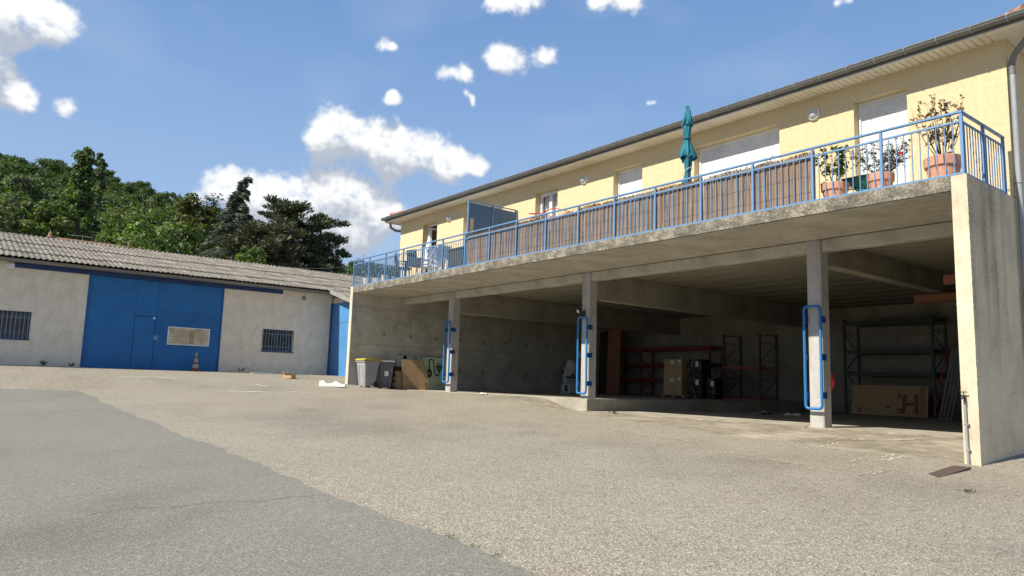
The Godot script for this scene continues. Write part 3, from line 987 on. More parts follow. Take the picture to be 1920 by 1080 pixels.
func build_roof(H: Node3D):
	# hipped roof; eaves 0.62 m proud of the walls
	var x0 := -21.42
	var x1 := 0.66
	var z0 := -11.6
	var z1 := -1.53
	var ye := 6.31
	var s := 0.30
	var zr := (z0 + z1) / 2
	var run := z1 - zr
	var yr := ye + run * s
	var st := new_st()
	var A := Vector3(x0, ye, z1)
	var B := Vector3(x1, ye, z1)
	var C := Vector3(x1, ye, z0)
	var D := Vector3(x0, ye, z0)
	var E := Vector3(x0 + run, yr, zr)
	var F := Vector3(x1 - run, yr, zr)
	quad(st, A, B, F, E)
	quad(st, C, D, E, F)
	tri(st, B, C, F)
	tri(st, D, A, E)
	quad(st, D, C, B, A)
	var roof := part(H, "roof", done(st), M.tile)
	# the lowest course of barrel tiles, seen edge-on over the gutter
	var stt := SurfaceTool.new()
	stt.begin(Mesh.PRIMITIVE_TRIANGLES)
	stt.set_smooth_group(1)
	for k in 8:
		var a0 := PI * k / 8
		var a1 := PI * (k + 1) / 8
		var p := [Vector3(-cos(a0) * 0.085, sin(a0) * 0.06, 0), Vector3(-cos(a1) * 0.085, sin(a1) * 0.06, 0)]
		var q := [Vector3(-cos(a0) * 0.07, sin(a0) * 0.05 + 0.12, -0.42), Vector3(-cos(a1) * 0.07, sin(a1) * 0.05 + 0.12, -0.42)]
		quad(stt, p[0], p[1], q[1], q[0])
		quad(stt, p[1] * 0.82, p[0] * 0.82, p[0], p[1])
	var tile := done(stt)
	var x := x0 + 0.2
	while x < x1 - 0.1:
		part(roof, "roof_tile", tile, M.tile, Vector3(x, ye + 0.055 + rng.randf_range(-0.004, 0.006), z1 + 0.03), Basis(Vector3.UP, rng.randf_range(-0.02, 0.02)))
		x += 0.232
	# hip tiles
	for e in [[A, E], [B, F]]:
		var dir: Vector3 = (e[1] - e[0]).normalized()
		for k in 9:
			var at: Vector3 = e[0] + dir * (0.22 + k * 0.36) + Vector3(0, 0.10, 0)
			part(roof, "hip_tile", tube_mesh([Vector3(0, 0, 0), Vector3(0, 0, -0.4)], [0.14, 0.115], 10), M.tile, at, Basis.looking_at(dir, Vector3.UP))
	# soffit boards under the eaves
	var stb := new_st()
	st_box(stb, Vector3(-0.060, 0, -0.43), Vector3(0.044, 0.03, 0.0))
	st_box(stb, Vector3(0.044, 0.018, -0.43), Vector3(0.0595, 0.03, 0.0))
	var board := done(stb)
	var soffit := Node3D.new()
	soffit.name = "eave_soffit"
	H.add_child(soffit)
	x = -20.89
	while x < -0.02:
		part(soffit, "soffit_board", board, M.soffit, Vector3(x, 6.208, -1.572))
		x += 0.1205
	stb = new_st()
	st_box(stb, Vector3(0.0, 0, -0.054), Vector3(0.60, 0.012, 0.054))
	var side_board := done(stb)
	for k in 28:
		part(soffit, "soffit_board", side_board, M.soffit, Vector3(0.055, 6.208, -1.63 - k * 0.1205))
	for k in 14:
		part(soffit, "soffit_board", side_board, M.soffit, Vector3(-21.42 - 0.125, 6.208, -1.63 - k * 0.1205))
	box(soffit, "corner_trim", Vector3(0.0, 6.203, -2.0), Vector3(0.06, 6.2075, -1.571), M.soffit)
	box(soffit, "soffit_trim", Vector3(x0 - 0.02, 6.2, -1.57), Vector3(x1 + 0.02, 6.225, -1.535), M.soffit)
	# gutter: half-round along front and right side, with brackets
	var prof := []
	for k in 9:
		var a := PI * k / 8
		prof.append(Vector2(-cos(a) * 0.075, -sin(a) * 0.085))
	var g := gutter_mesh(prof, x1 - x0 + 0.2)
	var gut := part(H, "gutter", g, M.gutter, Vector3(x0 - 0.1, 6.345, -1.455))
	part(gut, "gutter_bead", tube_mesh([Vector3(0, 0, 0.077), Vector3(x1 - x0 + 0.2, 0, 0.077)], 0.011, 8), M.gutter)
	box(H, "fascia", Vector3(x0, 6.226, -1.535), Vector3(x1, 6.345, -1.525), M.gutter)
	part(H, "gutter", gutter_mesh(prof, 8.0), M.gutter, Vector3(x1 + 0.075, 6.345, -1.55), Basis(Vector3.UP, PI / 2))
	part(H, "gutter", gutter_mesh(prof, 8.0), M.gutter, Vector3(x0 - 0.075, 6.345, -9.55), Basis(Vector3.UP, -PI / 2))
	x = x0 + 0.25
	while x < x1:
		var q := []
		for k in 7:
			var a := PI * k / 6
			q.append(Vector3(0, -sin(a) * 0.092, -cos(a) * 0.082))
		part(gut, "gutter_bracket", tube_mesh(q, 0.009, 6), M.zinc, Vector3(x - x0 + 0.1, 0.0, 0.0))
		x += 0.55
	# downpipes: swan neck under the gutter, then down the wall
	var dp := part(H, "downpipe", tube_mesh([Vector3(0.70, 6.26, -1.62), Vector3(0.66, 6.17, -1.65), Vector3(0.42, 6.02, -1.82), Vector3(0.18, 5.86, -1.98), Vector3(0.125, 5.76, -2.04), Vector3(0.12, 5.62, -2.045), Vector3(0.12, 5.55, -2.045)], 0.052, 12), M.gutter)
	part(dp, "pipe", tube_mesh([Vector3(0.12, 5.60, -2.045), Vector3(0.12, 2.0, -2.045), Vector3(0.12, -0.92, -2.045)], 0.046, 12), M.zinc)
	for y in [5.66, 3.62, 1.2]:
		part(dp, "pipe_clamp", tube_mesh(ring_pts(0.052, 12, Vector3(0.12, y, -2.045)), 0.007, 6, true), M.zinc)
		bar(dp, "clamp_pin", Vector3(0.05, y, -2.045), Vector3(0.07, y, -2.045), 0.02, 0.02, M.zinc)
	part(H, "downpipe", tube_mesh([Vector3(-21.49, 6.26, -1.8), Vector3(-21.46, 6.04, -1.82), Vector3(-21.32, 5.92, -1.95), Vector3(-21.08, 5.88, -2.2), Vector3(-21.02, 5.8, -2.25), Vector3(-21.01, 4.0, -2.25), Vector3(-21.01, 0.2, -2.25)], 0.05, 10), M.gutter)

func ring_pts(r: float, n: int, at: Vector3) -> Array:
	var p := []
	for k in n:
		p.append(at + Vector3(cos(TAU * k / n) * r, 0, sin(TAU * k / n) * r))
	return p

func gutter_mesh(prof: Array, l: float) -> ArrayMesh:
	var st := SurfaceTool.new()
	st.begin(Mesh.PRIMITIVE_TRIANGLES)
	for i in prof.size() - 1:
		st.set_smooth_group(1)
		var a: Vector2 = prof[i]
		var b: Vector2 = prof[i + 1]
		quad(st, Vector3(0, a.y, a.x), Vector3(0, b.y, b.x), Vector3(l, b.y, b.x), Vector3(l, a.y, a.x))
		st.set_smooth_group(2)
		quad(st, Vector3(0, b.y * 0.9, b.x * 0.9), Vector3(0, a.y * 0.9, a.x * 0.9), Vector3(l, a.y * 0.9, a.x * 0.9), Vector3(l, b.y * 0.9, b.x * 0.9))
		st.set_smooth_group(-1)
		for e in [0.0, l]:
			quad(st, Vector3(e, a.y, a.x), Vector3(e, a.y * 0.0, a.x), Vector3(e, b.y * 0.0, b.x), Vector3(e, b.y, b.x))
	return done(st)

func shutter(H: Node, x0: float, x1: float, y0: float, y1: float):
	# white roller shutter let down in a deep reveal; the slats are curved
	var s := Node3D.new()
	s.name = "roller_shutter" if not H.has_node("roller_shutter") else "roller_shutter_%03d" % H.get_children().filter(func(c): return c.name.begins_with("roller_shutter")).size()
	H.add_child(s)
	var z := -2.20
	var f := 0.05
	box(s, "guide", Vector3(x0 + 0.002, y0, z - 0.06), Vector3(x0 + f, y1 - 0.002, z + 0.02), M.white, 0.004)
	box(s, "guide", Vector3(x1 - f, y0, z - 0.06), Vector3(x1 - 0.002, y1 - 0.002, z + 0.02), M.white, 0.004)
	box(s, "lintel_trim", Vector3(x0 + f, y1 - 0.05, z - 0.06), Vector3(x1 - f, y1 - 0.002, z + 0.015), M.white, 0.004)
	box(s, "sill", Vector3(x0 + 0.002, y0 + 0.001, z - 0.1), Vector3(x1 - 0.002, y0 + 0.035, -1.985), M.white, 0.006)
	var st := SurfaceTool.new()
	st.begin(Mesh.PRIMITIVE_TRIANGLES)
	var pitch := 0.052
	var y := y0 + 0.035
	while y < y1 - 0.05:
		st.set_smooth_group(1)
		for k in 4:
			var t0 := k / 4.0
			var t1 := (k + 1) / 4.0
			var za := z - 0.02 + 0.006 * sin(PI * t0)
			var zb := z - 0.02 + 0.006 * sin(PI * t1)
			quad(st, Vector3(x0 + f, y + t0 * (pitch - 0.005), za), Vector3(x1 - f, y + t0 * (pitch - 0.005), za), Vector3(x1 - f, y + t1 * (pitch - 0.005), zb), Vector3(x0 + f, y + t1 * (pitch - 0.005), zb))
		st.set_smooth_group(-1)
		quad(st, Vector3(x0 + f, y + pitch - 0.005, z - 0.02), Vector3(x1 - f, y + pitch - 0.005, z - 0.02), Vector3(x1 - f, y + pitch, z - 0.02), Vector3(x0 + f, y + pitch, z - 0.02))
		y += pitch
	part(s, "slats", done(st), M.shutter).set_meta("kind", "stuff")

func window(H: Node, x0: float, x1: float, y0: float, y1: float):
	var w := Node3D.new()
	w.name = "window"
	H.add_child(w)
	var z := -2.2
	var xm := (x0 + x1) / 2
	box(w, "frame", Vector3(x0, y0, z - 0.06), Vector3(x0 + 0.055, y1, z), M.white, 0.005)
	box(w, "frame", Vector3(x1 - 0.055, y0, z - 0.06), Vector3(x1, y1, z), M.white, 0.005)
	box(w, "frame", Vector3(x0 + 0.056, y1 - 0.06, z - 0.06), Vector3(x1 - 0.056, y1, z), M.white, 0.005)
	box(w, "frame", Vector3(x0 + 0.056, y0, z - 0.06), Vector3(x1 - 0.056, y0 + 0.06, z), M.white, 0.005)
	box(w, "sill", Vector3(x0 + 0.002, y0 + 0.001, z + 0.002), Vector3(x1 - 0.002, y0 + 0.04, -1.98), M.concrete, 0.006)
	for e in [[x0 + 0.057, xm - 0.003], [xm + 0.003, x1 - 0.057]]:
		var st := new_st()
		var a: float = e[0]
		var b: float = e[1]
		st_box(st, Vector3(a, y0 + 0.065, z - 0.04), Vector3(a + 0.06, y1 - 0.065, z + 0.02))
		st_box(st, Vector3(b - 0.06, y0 + 0.065, z - 0.04), Vector3(b, y1 - 0.065, z + 0.02))
		st_box(st, Vector3(a + 0.06, y1 - 0.125, z - 0.04), Vector3(b - 0.06, y1 - 0.065, z + 0.018))
		st_box(st, Vector3(a + 0.06, y0 + 0.065, z - 0.04), Vector3(b - 0.06, y0 + 0.125, z + 0.018))
		part(w, "sash", done(st), M.white)
		box(w, "pane", Vector3(a + 0.06, y0 + 0.125, z - 0.015), Vector3(b - 0.06, y1 - 0.125, z - 0.009), M.glass)
	# net curtain in folds behind the panes
	var stc := SurfaceTool.new()
	stc.begin(Mesh.PRIMITIVE_TRIANGLES)
	stc.set_smooth_group(1)
	var n := 60
	for i in n:
		var xa := lerpf(x0 + 0.06, x1 - 0.06, float(i) / n)
		var xb := lerpf(x0 + 0.06, x1 - 0.06, float(i + 1) / n)
		var za := z - 0.13 + 0.018 * sin(i * 1.15) + 0.01 * sin(i * 0.37)
		var zb := z - 0.13 + 0.018 * sin((i + 1) * 1.15) + 0.01 * sin((i + 1) * 0.37)
		quad(stc, Vector3(xa, y0, za), Vector3(xb, y0, zb), Vector3(xb, y1, zb), Vector3(xa, y1, za))
	part(w, "curtain", done(stc), M.curtain)

func open_door(H: Node, x0: float, x1: float, y0: float, y1: float):
	var w := Node3D.new()
	w.name = "balcony_door"
	H.add_child(w)
	var z := -2.22
	box(w, "frame", Vector3(x0, y0, z - 0.06), Vector3(x0 + 0.06, y1, z), M.white, 0.005)
	box(w, "frame", Vector3(x1 - 0.06, y0, z - 0.06), Vector3(x1, y1, z), M.white, 0.005)
	box(w, "frame", Vector3(x0 + 0.061, y1 - 0.06, z - 0.06), Vector3(x1 - 0.061, y1, z), M.white, 0.005)
	# one glazed leaf swung inwards on the far side
	var leaf := Node3D.new()
	leaf.name = "door_leaf"
	H.add_child(leaf)
	leaf.position = Vector3(x0 + 0.07, y0 + 0.02, z - 0.05)
	leaf.rotation.y = 1.15
	var lw := 0.82
	var lh := y1 - y0 - 0.1
	for b in [[0.0, 0.0, 0.08, lh], [lw - 0.08, 0.0, lw, lh], [0.081, lh - 0.09, lw - 0.081, lh], [0.081, 0.0, lw - 0.081, 0.3]]:
		box(leaf, "leaf_frame", Vector3(b[0], b[1], -0.03), Vector3(b[2], b[3], 0.03), M.white, 0.005)
	box(leaf, "pane", Vector3(0.081, 0.3, -0.004), Vector3(lw - 0.081, lh - 0.09, 0.004), M.glass)

func stained_face(l: float, h: float) -> ArrayMesh:
	# faces +x, runs from z = 0 back to z = -l, with texture coordinates
	var st := new_st()
	var p := [Vector3(0, 0, 0.0), Vector3(0, 0, -l), Vector3(0, h, -l), Vector3(0, h, 0.0)]
	var uv := [Vector2(0, 1), Vector2(1, 1), Vector2(1, 0), Vector2(0, 0)]
	for i in [0, 2, 1, 0, 3, 2]:
		st.set_uv(uv[i])
		st.add_vertex(p[i])
	return done(st)

func stained_material() -> StandardMaterial3D:
	# roughcast darkened by run-off from the balcony edge and by splash at the foot
	var w := 320
	var h := 600
	var n := FastNoiseLite.new()
	n.seed = 17
	n.frequency = 1.0
	n.fractal_octaves = 4
	var g := RandomNumberGenerator.new()
	g.seed = 3
	var img := Image.create(w, h, false, Image.FORMAT_RGB8)
	var rel := Image.create(w, h, false, Image.FORMAT_L8)
	for y in h:
		var t := float(y) / h
		for x in w:
			var s := float(x) / w
			var streak := n.get_noise_2d(s * 7.0, t * 0.9)
			var blot := n.get_noise_2d(s * 3.0 + 20.0, t * 4.0)
			var grain := g.randf()
			var run: float = sstep(0.62 + 0.5 * streak, 0.0, t) * sstep(0.85 + 0.3 * streak, 0.35, s)
			var foot: float = sstep(0.90 + 0.05 * blot + 0.05 * streak - 0.03 * s, 0.985, t)
			var d: float = clampf(0.20 + 0.42 * run * (0.75 + 0.8 * streak) + 0.6 * foot + 0.22 * blot + 0.62 * (grain - 0.5), 0, 1)
			var c := Vector3(0.74, 0.63, 0.44).lerp(Vector3(0.095, 0.086, 0.064), d).clamp(Vector3.ZERO, Vector3.ONE)
			img.set_pixel(x, y, Color(c.x, c.y, c.z).linear_to_srgb())
			rel.set_pixel(x, y, Color(grain, grain, grain))
	var m := StandardMaterial3D.new()
	m.albedo_texture = ImageTexture.create_from_image(img)
	m.roughness = 0.95
	m.heightmap_enabled = true
	m.heightmap_texture = ImageTexture.create_from_image(rel)
	m.heightmap_scale = 1.0
	return m

# ---------------------------------------------------------------- the low workshop at the far end
func build_workshop():
	var W := thing("workshop", "low grey rendered workshop with a corrugated roof and big blue doors", "workshop")
	var xf := -25.7
	var yb := -0.35
	var top := 3.62
	# front wall faces +x; local x runs along -z from z = 15
	var zl := 15.0
	var holes := [Rect2(zl - 7.97, 0.0, 4.77, 3.48 - yb), Rect2(zl - 10.95, 0.97 - yb, 1.37, 0.94), Rect2(zl - 1.55, 0.99 - yb, 1.34, 0.91)]
	part(W, "front_wall", wall_mesh(zl + 1.42, top - yb, 0.3, holes), M.grey_render, Vector3(xf, yb, zl), Basis(Vector3.UP, PI / 2))
	box(W, "end_wall", Vector3(-38.0, yb, 14.7), Vector3(xf - 0.302, top, 15.0), M.grey_render)
	box(W, "rear_wall", Vector3(-38.3, yb, -9.0), Vector3(-38.0, top, 15.0), M.grey_render)
	# return wall with the lighter blue doors
	var zr := -1.46
	part(W, "return_wall", wall_mesh(4.6, 3.45 - yb, 0.25, [Rect2(0.02, 0, 3.0, 3.2 - yb)]), M.grey_render, Vector3(xf, yb, zr - 0.02))
	var rd := Node3D.new()
	rd.name = "side_door"
	W.add_child(rd)
	box(rd, "door_post", Vector3(xf + 0.002, yb, -1.44), Vector3(xf + 0.09, 3.2, -1.36), M.door_blue_dark, 0.006)
	for k in 3:
		var x := xf + 0.095 + k * 0.96
		box(rd, "door_panel", Vector3(x, yb + 0.3, zr - 0.08), Vector3(x + 0.952, 2.32, zr - 0.01), M.door_light, 0.008)
		box(rd, "door_panel", Vector3(x, 2.328, zr - 0.08), Vector3(x + 0.952, 3.2, zr - 0.01), M.door_light, 0.008)
	# great double door in two leaves, a wicket in the left one
	var d := Node3D.new()
	d.name = "workshop_door"
	W.add_child(d)
	var xd := xf - 0.02
	box(d, "door_frame", Vector3(xd - 0.1, 0.0, 7.90), Vector3(xd + 0.035, 3.475, 7.968), M.door_blue_dark, 0.006)
	box(d, "door_frame", Vector3(xd - 0.1, 0.0, 3.202), Vector3(xd + 0.035, 3.475, 3.26), M.door_blue_dark, 0.006)
	var wick := Rect2(6.35, 0.10, -0.72, 1.95)
	# left leaf around the wicket
	box(d, "door_leaf", Vector3(xd - 0.06, 0.07, 6.362), Vector3(xd, 3.47, 7.898), M.door_blue, 0.006)
	box(d, "door_leaf", Vector3(xd - 0.06, 2.06, 5.575), Vector3(xd - 0.001, 3.47, 6.36), M.door_blue, 0.006)
	box(d, "wicket_door", Vector3(xd - 0.062, 0.09, 5.632), Vector3(xd + 0.004, 2.05, 6.35), M.door_blue, 0.008)
	box(d, "wicket_rail", Vector3(xd + 0.004, 0.98, 5.65), Vector3(xd + 0.012, 1.02, 6.33), M.door_blue, 0.004)
	box(d, "door_leaf", Vector3(xd - 0.06, 0.07, 5.575), Vector3(xd, 2.052, 5.624), M.door_blue, 0.006)
	box(d, "door_leaf", Vector3(xd - 0.06, 0.07, 3.262), Vector3(xd, 3.47, 5.565), M.door_blue, 0.006)
	part(d, "repainted_sheet", box_mesh(Vector3(0.006, 1.0, 2.05), 0.002), M.door_blue_dark, Vector3(xd + 0.003, 1.86, 4.42), Basis.IDENTITY, "darker blue repainted sheet on the right leaf")
	box(d, "cover_strip", Vector3(xd, 0.07, 5.54), Vector3(xd + 0.02, 3.47, 5.60), M.door_blue, 0.004)
	box(d, "lock_plate", Vector3(xd + 0.004, 1.17, 5.50), Vector3(xd + 0.03, 1.36, 5.66), M.rail, 0.006)
	bar(d, "handle", Vector3(xd + 0.06, 1.25, 5.67), Vector3(xd + 0.06, 1.25, 5.55), 0.02, 0.02, M.steel)
	box(d, "number_plate", Vector3(xd + 0.003, 1.97, 5.66), Vector3(xd + 0.012, 2.04, 5.72), M.white)
	for y in [0.5, 1.75, 3.05]:
		for z in [7.885, 3.275]:
			part(d, "hinge", tube_mesh([Vector3(xd + 0.035, y - 0.09, z), Vector3(xd + 0.035, y + 0.09, z)], 0.018, 8), M.door_blue_dark)
	# notice board on the right leaf, papers gone brown
	var nb := Node3D.new()
	nb.name = "notice_board"
	W.add_child(nb)
	box(nb, "back_board", Vector3(xd + 0.008, 1.07, 3.67), Vector3(xd + 0.03, 1.70, 5.15), M.plaque, 0.003)
	for b in [[1.04, 1.08, 3.64, 5.18], [1.69, 1.73, 3.64, 5.18], [1.081, 1.689, 3.64, 3.68], [1.081, 1.689, 5.14, 5.18]]:
		box(nb, "frame", Vector3(xd + 0.008, b[0], b[2]), Vector3(xd + 0.055, b[1], b[3]), M.white, 0.005)
	box(nb, "paper", Vector3(xd + 0.031, 1.12, 4.45), Vector3(xd + 0.034, 1.64, 4.93), M.card_pale)
	box(nb, "paper", Vector3(xd + 0.031, 1.22, 3.76), Vector3(xd + 0.034, 1.6, 4.16), M.card_pale)
	box(nb, "paper", Vector3(xd + 0.031, 1.10, 4.2), Vector3(xd + 0.035, 1.6, 4.4), M.card)
	# barred windows
	for zz in [[9.58, 10.95, 0.97, 1.91], [0.21, 1.55, 0.99, 1.90]]:
		var w := Node3D.new()
		w.name = "barred_window" if zz[0] > 5 else "barred_window_001"
		W.add_child(w)
		var a: float = zz[0]
		var b: float = zz[1]
		var y0: float = zz[2]
		var y1: float = zz[3]
		box(w, "pane", Vector3(xf - 0.2, y0 + 0.04, a + 0.04), Vector3(xf - 0.19, y1 - 0.04, b - 0.04), M.glass)
		for f in [[y0, y0 + 0.05, a, b], [y1 - 0.05, y1, a, b], [y0 + 0.051, y1 - 0.051, a, a + 0.05], [y0 + 0.051, y1 - 0.051, b - 0.05, b], [y0 + 0.051, y1 - 0.051, (a + b) / 2 - 0.03, (a + b) / 2 + 0.03]]:
			box(w, "frame", Vector3(xf - 0.21, f[0], f[2]), Vector3(xf - 0.15, f[1], f[3]), M.frame_blue, 0.004)
		var n := 11
		for k in n:
			var z := lerpf(a + 0.06, b - 0.06, float(k) / (n - 1))
			bar(w, "window_bar", Vector3(xf - 0.06, y0 + 0.002, z), Vector3(xf - 0.06, y1 - 0.002, z), 0.014, 0.014, M.bars)
		for t in [0.22, 0.78]:
			bar(w, "window_bar", Vector3(xf - 0.05, lerpf(y0, y1, t), a + 0.002), Vector3(xf - 0.05, lerpf(y0, y1, t), b - 0.002), 0.012, 0.02, M.bars, Vector3.RIGHT)
		box(w, "sill", Vector3(xf - 0.14, y0 - 0.04, a - 0.03), Vector3(xf + 0.03, y0 - 0.002, b + 0.03), M.frame_blue, 0.005)
	# eaves: dark blue board, gutter, roof of corrugated fibre-cement sheets
	box(W, "fascia", Vector3(xf + 0.003, 3.40, 0.83), Vector3(xf + 0.05, 3.57, 10.25), M.fascia_blue, 0.004)
	var prof := []
	for k in 7:
		var a := PI * k / 6
		prof.append(Vector2(-cos(a) * 0.065, -sin(a) * 0.075))
	part(W, "gutter", gutter_mesh(prof, 15.9), M.gutter_grey, Vector3(xf + 0.40, 3.655, 14.9), Basis(Vector3.UP, PI / 2))
	box(W, "eave_board", Vector3(xf, 3.575, -1.3), Vector3(xf + 0.33, 3.60, 15.0), M.gutter_grey)
	var xe := -25.22
	var ye := 3.70
	var slope := 0.262
	var xr := -32.0
	var R := Node3D.new()
	R.name = "roof"
	W.add_child(R)
	var rl := (xe - xr) * sqrt(1 + slope * slope)
	var rows := 5
	var sl := rl / rows + 0.12
	var variants := []
	for k in 6:
		variants.append(sheet_mesh(0.92, sl, 0.9 + 0.05 * k, k))
	var down := Vector3(1, -slope, 0).normalized()
	var nrm := Vector3(slope, 1, 0).normalized()
	var B := Basis(Vector3(0, 0, -1), nrm, down)  # local x along -z, y out of the roof, z down the slope
	var r := RandomNumberGenerator.new()
	r.seed = 4
	for j in rows:
		for i in 26:
			var z := 15.4 - i * 0.885
			var s := 0.0
			var at := Vector3(xr, ye + (xe - xr) * slope, z) + down * (rl / rows * j) + nrm * (0.0 + 0.010 * (rows - j) * 0.0 + 0.012 * (j % 2) + 0.006 * (i % 2))
			at += nrm * (0.018 * (0.0))
			# each sheet laps over the one below it
			var tilt := Basis(B.x.normalized(), -0.016)
			part(R, "roof_sheet", variants[r.randi() % 6], M.fibre, at + nrm * 0.02, tilt * B)
	# rear slope and the lower part of the roof that runs on over the side doors
	for j in 2:
		for i in 6:
			var z := -1.02 - i * 0.885
			part(R, "roof_sheet", variants[r.randi() % 6], M.fibre, Vector3(xe, ye, z) + down * (j * 1.3 - 0.12) + nrm * 0.016, Basis(B.x.normalized(), -0.012) * B)
	var back := new_st()
	quad(back, Vector3(-39, ye - 0.15, 15.4), Vector3(xr, ye + (xe - xr) * slope, 15.4), Vector3(xr, ye + (xe - xr) * slope, -9.0), Vector3(-39, ye - 0.15, -9.0))
	part(R, "rear_slope", done(back), M.fibre)
	var under := new_st()
	quad(under, Vector3(xr, ye + (xe - xr) * slope - 0.09, 15.4), Vector3(xr, ye + (xe - xr) * slope - 0.09, -8.0), Vector3(xe, ye - 0.09, -8.0), Vector3(xe, ye - 0.09, 15.4))
	part(R, "underlay", done(under), M.wood)
	box(W, "end_wall", Vector3(-38.0, yb, -8.3), Vector3(xf - 3.0, top + 1.2, -8.0), M.grey_render)
	box(W, "inner_wall", Vector3(xf - 3.2, yb, -8.0), Vector3(xf - 3.0, 4.2, -1.75), M.grey_render)
	for i in 13:
		part(R, "ridge_cap", sheet_mesh(1.9, 0.3, 0.9, 40 + i), M.fibre, Vector3(xr - 0.02, ye + (xe - xr) * slope + 0.045, 15.4 - i * 1.83), B)
	bar(R, "verge_board", Vector3(xe - 0.1, ye - 0.0, -1.03), Vector3(xe + 2.4, ye - 2.5 * slope - 0.0, -1.03), 0.03, 0.16, M.gutter_grey)
	# small fittings
	var wl := thing("wall_light", "small dark wall light under the workshop eave above the barred window", "wall light", Vector3(xf, 3.36, -0.1))
	box(wl, "bracket", Vector3(0.0, -0.04, -0.04), Vector3(0.06, 0.04, 0.04), M.char, 0.005)
	part(wl, "lamp_head", lathe([Vector2(0.0, 0.0), Vector2(0.07, 0.0), Vector2(0.06, 0.14), Vector2(0.0, 0.15)], 12), M.gutter_grey, Vector3(0.1, -0.1, 0.0), Basis(Vector3.BACK, 0.7))
	var ab := thing("alarm_box", "white alarm box under the eave at the left end of the workshop", "alarm box", Vector3(xf, 3.32, 10.35))
	box(ab, "case", Vector3(0.0, 0.0, -0.12), Vector3(0.1, 0.2, 0.12), M.white, 0.02)
	box(ab, "base_plate", Vector3(0.0, -0.03, -0.08), Vector3(0.04, 0.0, 0.08), M.planter, 0.005)

func sheet_mesh(w: float, l: float, shade: float, seed_: int) -> ArrayMesh:
	# corrugated sheet: local x across, z down the slope, thickness 7 mm
	var st := SurfaceTool.new()
	st.begin(Mesh.PRIMITIVE_TRIANGLES)
	var r := RandomNumberGenerator.new()
	r.seed = 100 + seed_
	var n := int(w / 0.177 * 6.0 + 0.5)
	var rows := 3
	var cols := []
	for i in n + 1:
		var cc := []
		for j in rows + 1:
			var k: float = shade * r.randf_range(0.82, 1.12)
			cc.append(Color(k, k * r.randf_range(0.97, 1.0), k * r.randf_range(0.93, 1.0)))
		cols.append(cc)
	var P := func(i, j): return Vector3(w * i / n, 0.0215 * cos(w * i / n / 0.177 * TAU), l * j / rows)
	for i in n:
		for j in rows:
			st.set_smooth_group(1)
			var q := [[i, j], [i, j + 1], [i + 1, j + 1], [i + 1, j]]
			for o in [0, 2, 1, 0, 3, 2]:
				st.set_color(cols[q[o][0]][q[o][1]])
				st.add_vertex(P.call(q[o][0], q[o][1]))
		st.set_smooth_group(-1)
		st.set_color(cols[i][rows])
		var d := Vector3(0, -0.014, 0)
		quad(st, P.call(i, rows) + d, P.call(i + 1, rows) + d, P.call(i + 1, rows), P.call(i, rows))
	return done(st)

# ---------------------------------------------------------------- balcony
func build_balcony():
	build_railing()
	build_screen()
	# privacy partition
	var P := thing("privacy_partition", "tall blue two-panel privacy partition across the balcony", "partition", Vector3(-13.5, SLAB_TOP, 0.0))
	for z in [-0.12, -1.03, -1.94]:
		box(P, "post", Vector3(-0.025, 0.0, z - 0.025), Vector3(0.025, 2.02, z + 0.025), M.rail, 0.004)
	for z in [[-0.146, -1.004], [-1.056, -1.914]]:
		box(P, "panel", Vector3(-0.012, 0.10, z[1]), Vector3(0.012, 1.97, z[0]), M.partition, 0.003)
	box(P, "top_rail", Vector3(-0.028, 2.021, -1.98), Vector3(0.028, 2.05, -0.09), M.rail, 0.004)
	box(P, "bottom_rail", Vector3(-0.02, 0.05, -1.9), Vector3(0.02, 0.099, -0.15), M.rail, 0.004)
	box(P, "name_board", Vector3(0.026, 1.0, -0.30), Vector3(0.036, 1.5, -0.17), M.card_pale)
	# bulkhead lamps
	var lamps := [[-3.48, "round white bulkhead lamp beside the tall shuttered door nearest the corner"], [-10.45, "round white bulkhead lamp between the curtained window and the small shutter"], [-17.43, "round white bulkhead lamp by the open balcony door at the far end"]]
	var first: Node3D = null
	for l in lamps:
		if first == null:
			first = thing("bulkhead_lamp", l[1], "wall lamp", Vector3(l[0], 5.82, -2.0), 0.0, "bulkhead lamps along the balcony wall")
			var out := Basis(Vector3.RIGHT, PI / 2)
			part(first, "base_ring", lathe([Vector2(0.132, 0.0), Vector2(0.134, 0.03), Vector2(0.124, 0.055), Vector2(0.108, 0.06), Vector2(0.104, 0.045)], 24), M.white, Vector3.ZERO, out)
			part(first, "glass_dome", lathe([Vector2(0.106, 0.05), Vector2(0.1, 0.075), Vector2(0.075, 0.1), Vector2(0.045, 0.115), Vector2(0.0, 0.12)], 24), M.lamp_glass, Vector3.ZERO, out)
		else:
			copy_of(first, "bulkhead_lamp", l[1], Vector3(l[0], 5.82, -2.0))
	build_parasol()
	build_pots()
	build_terrace_clutter()

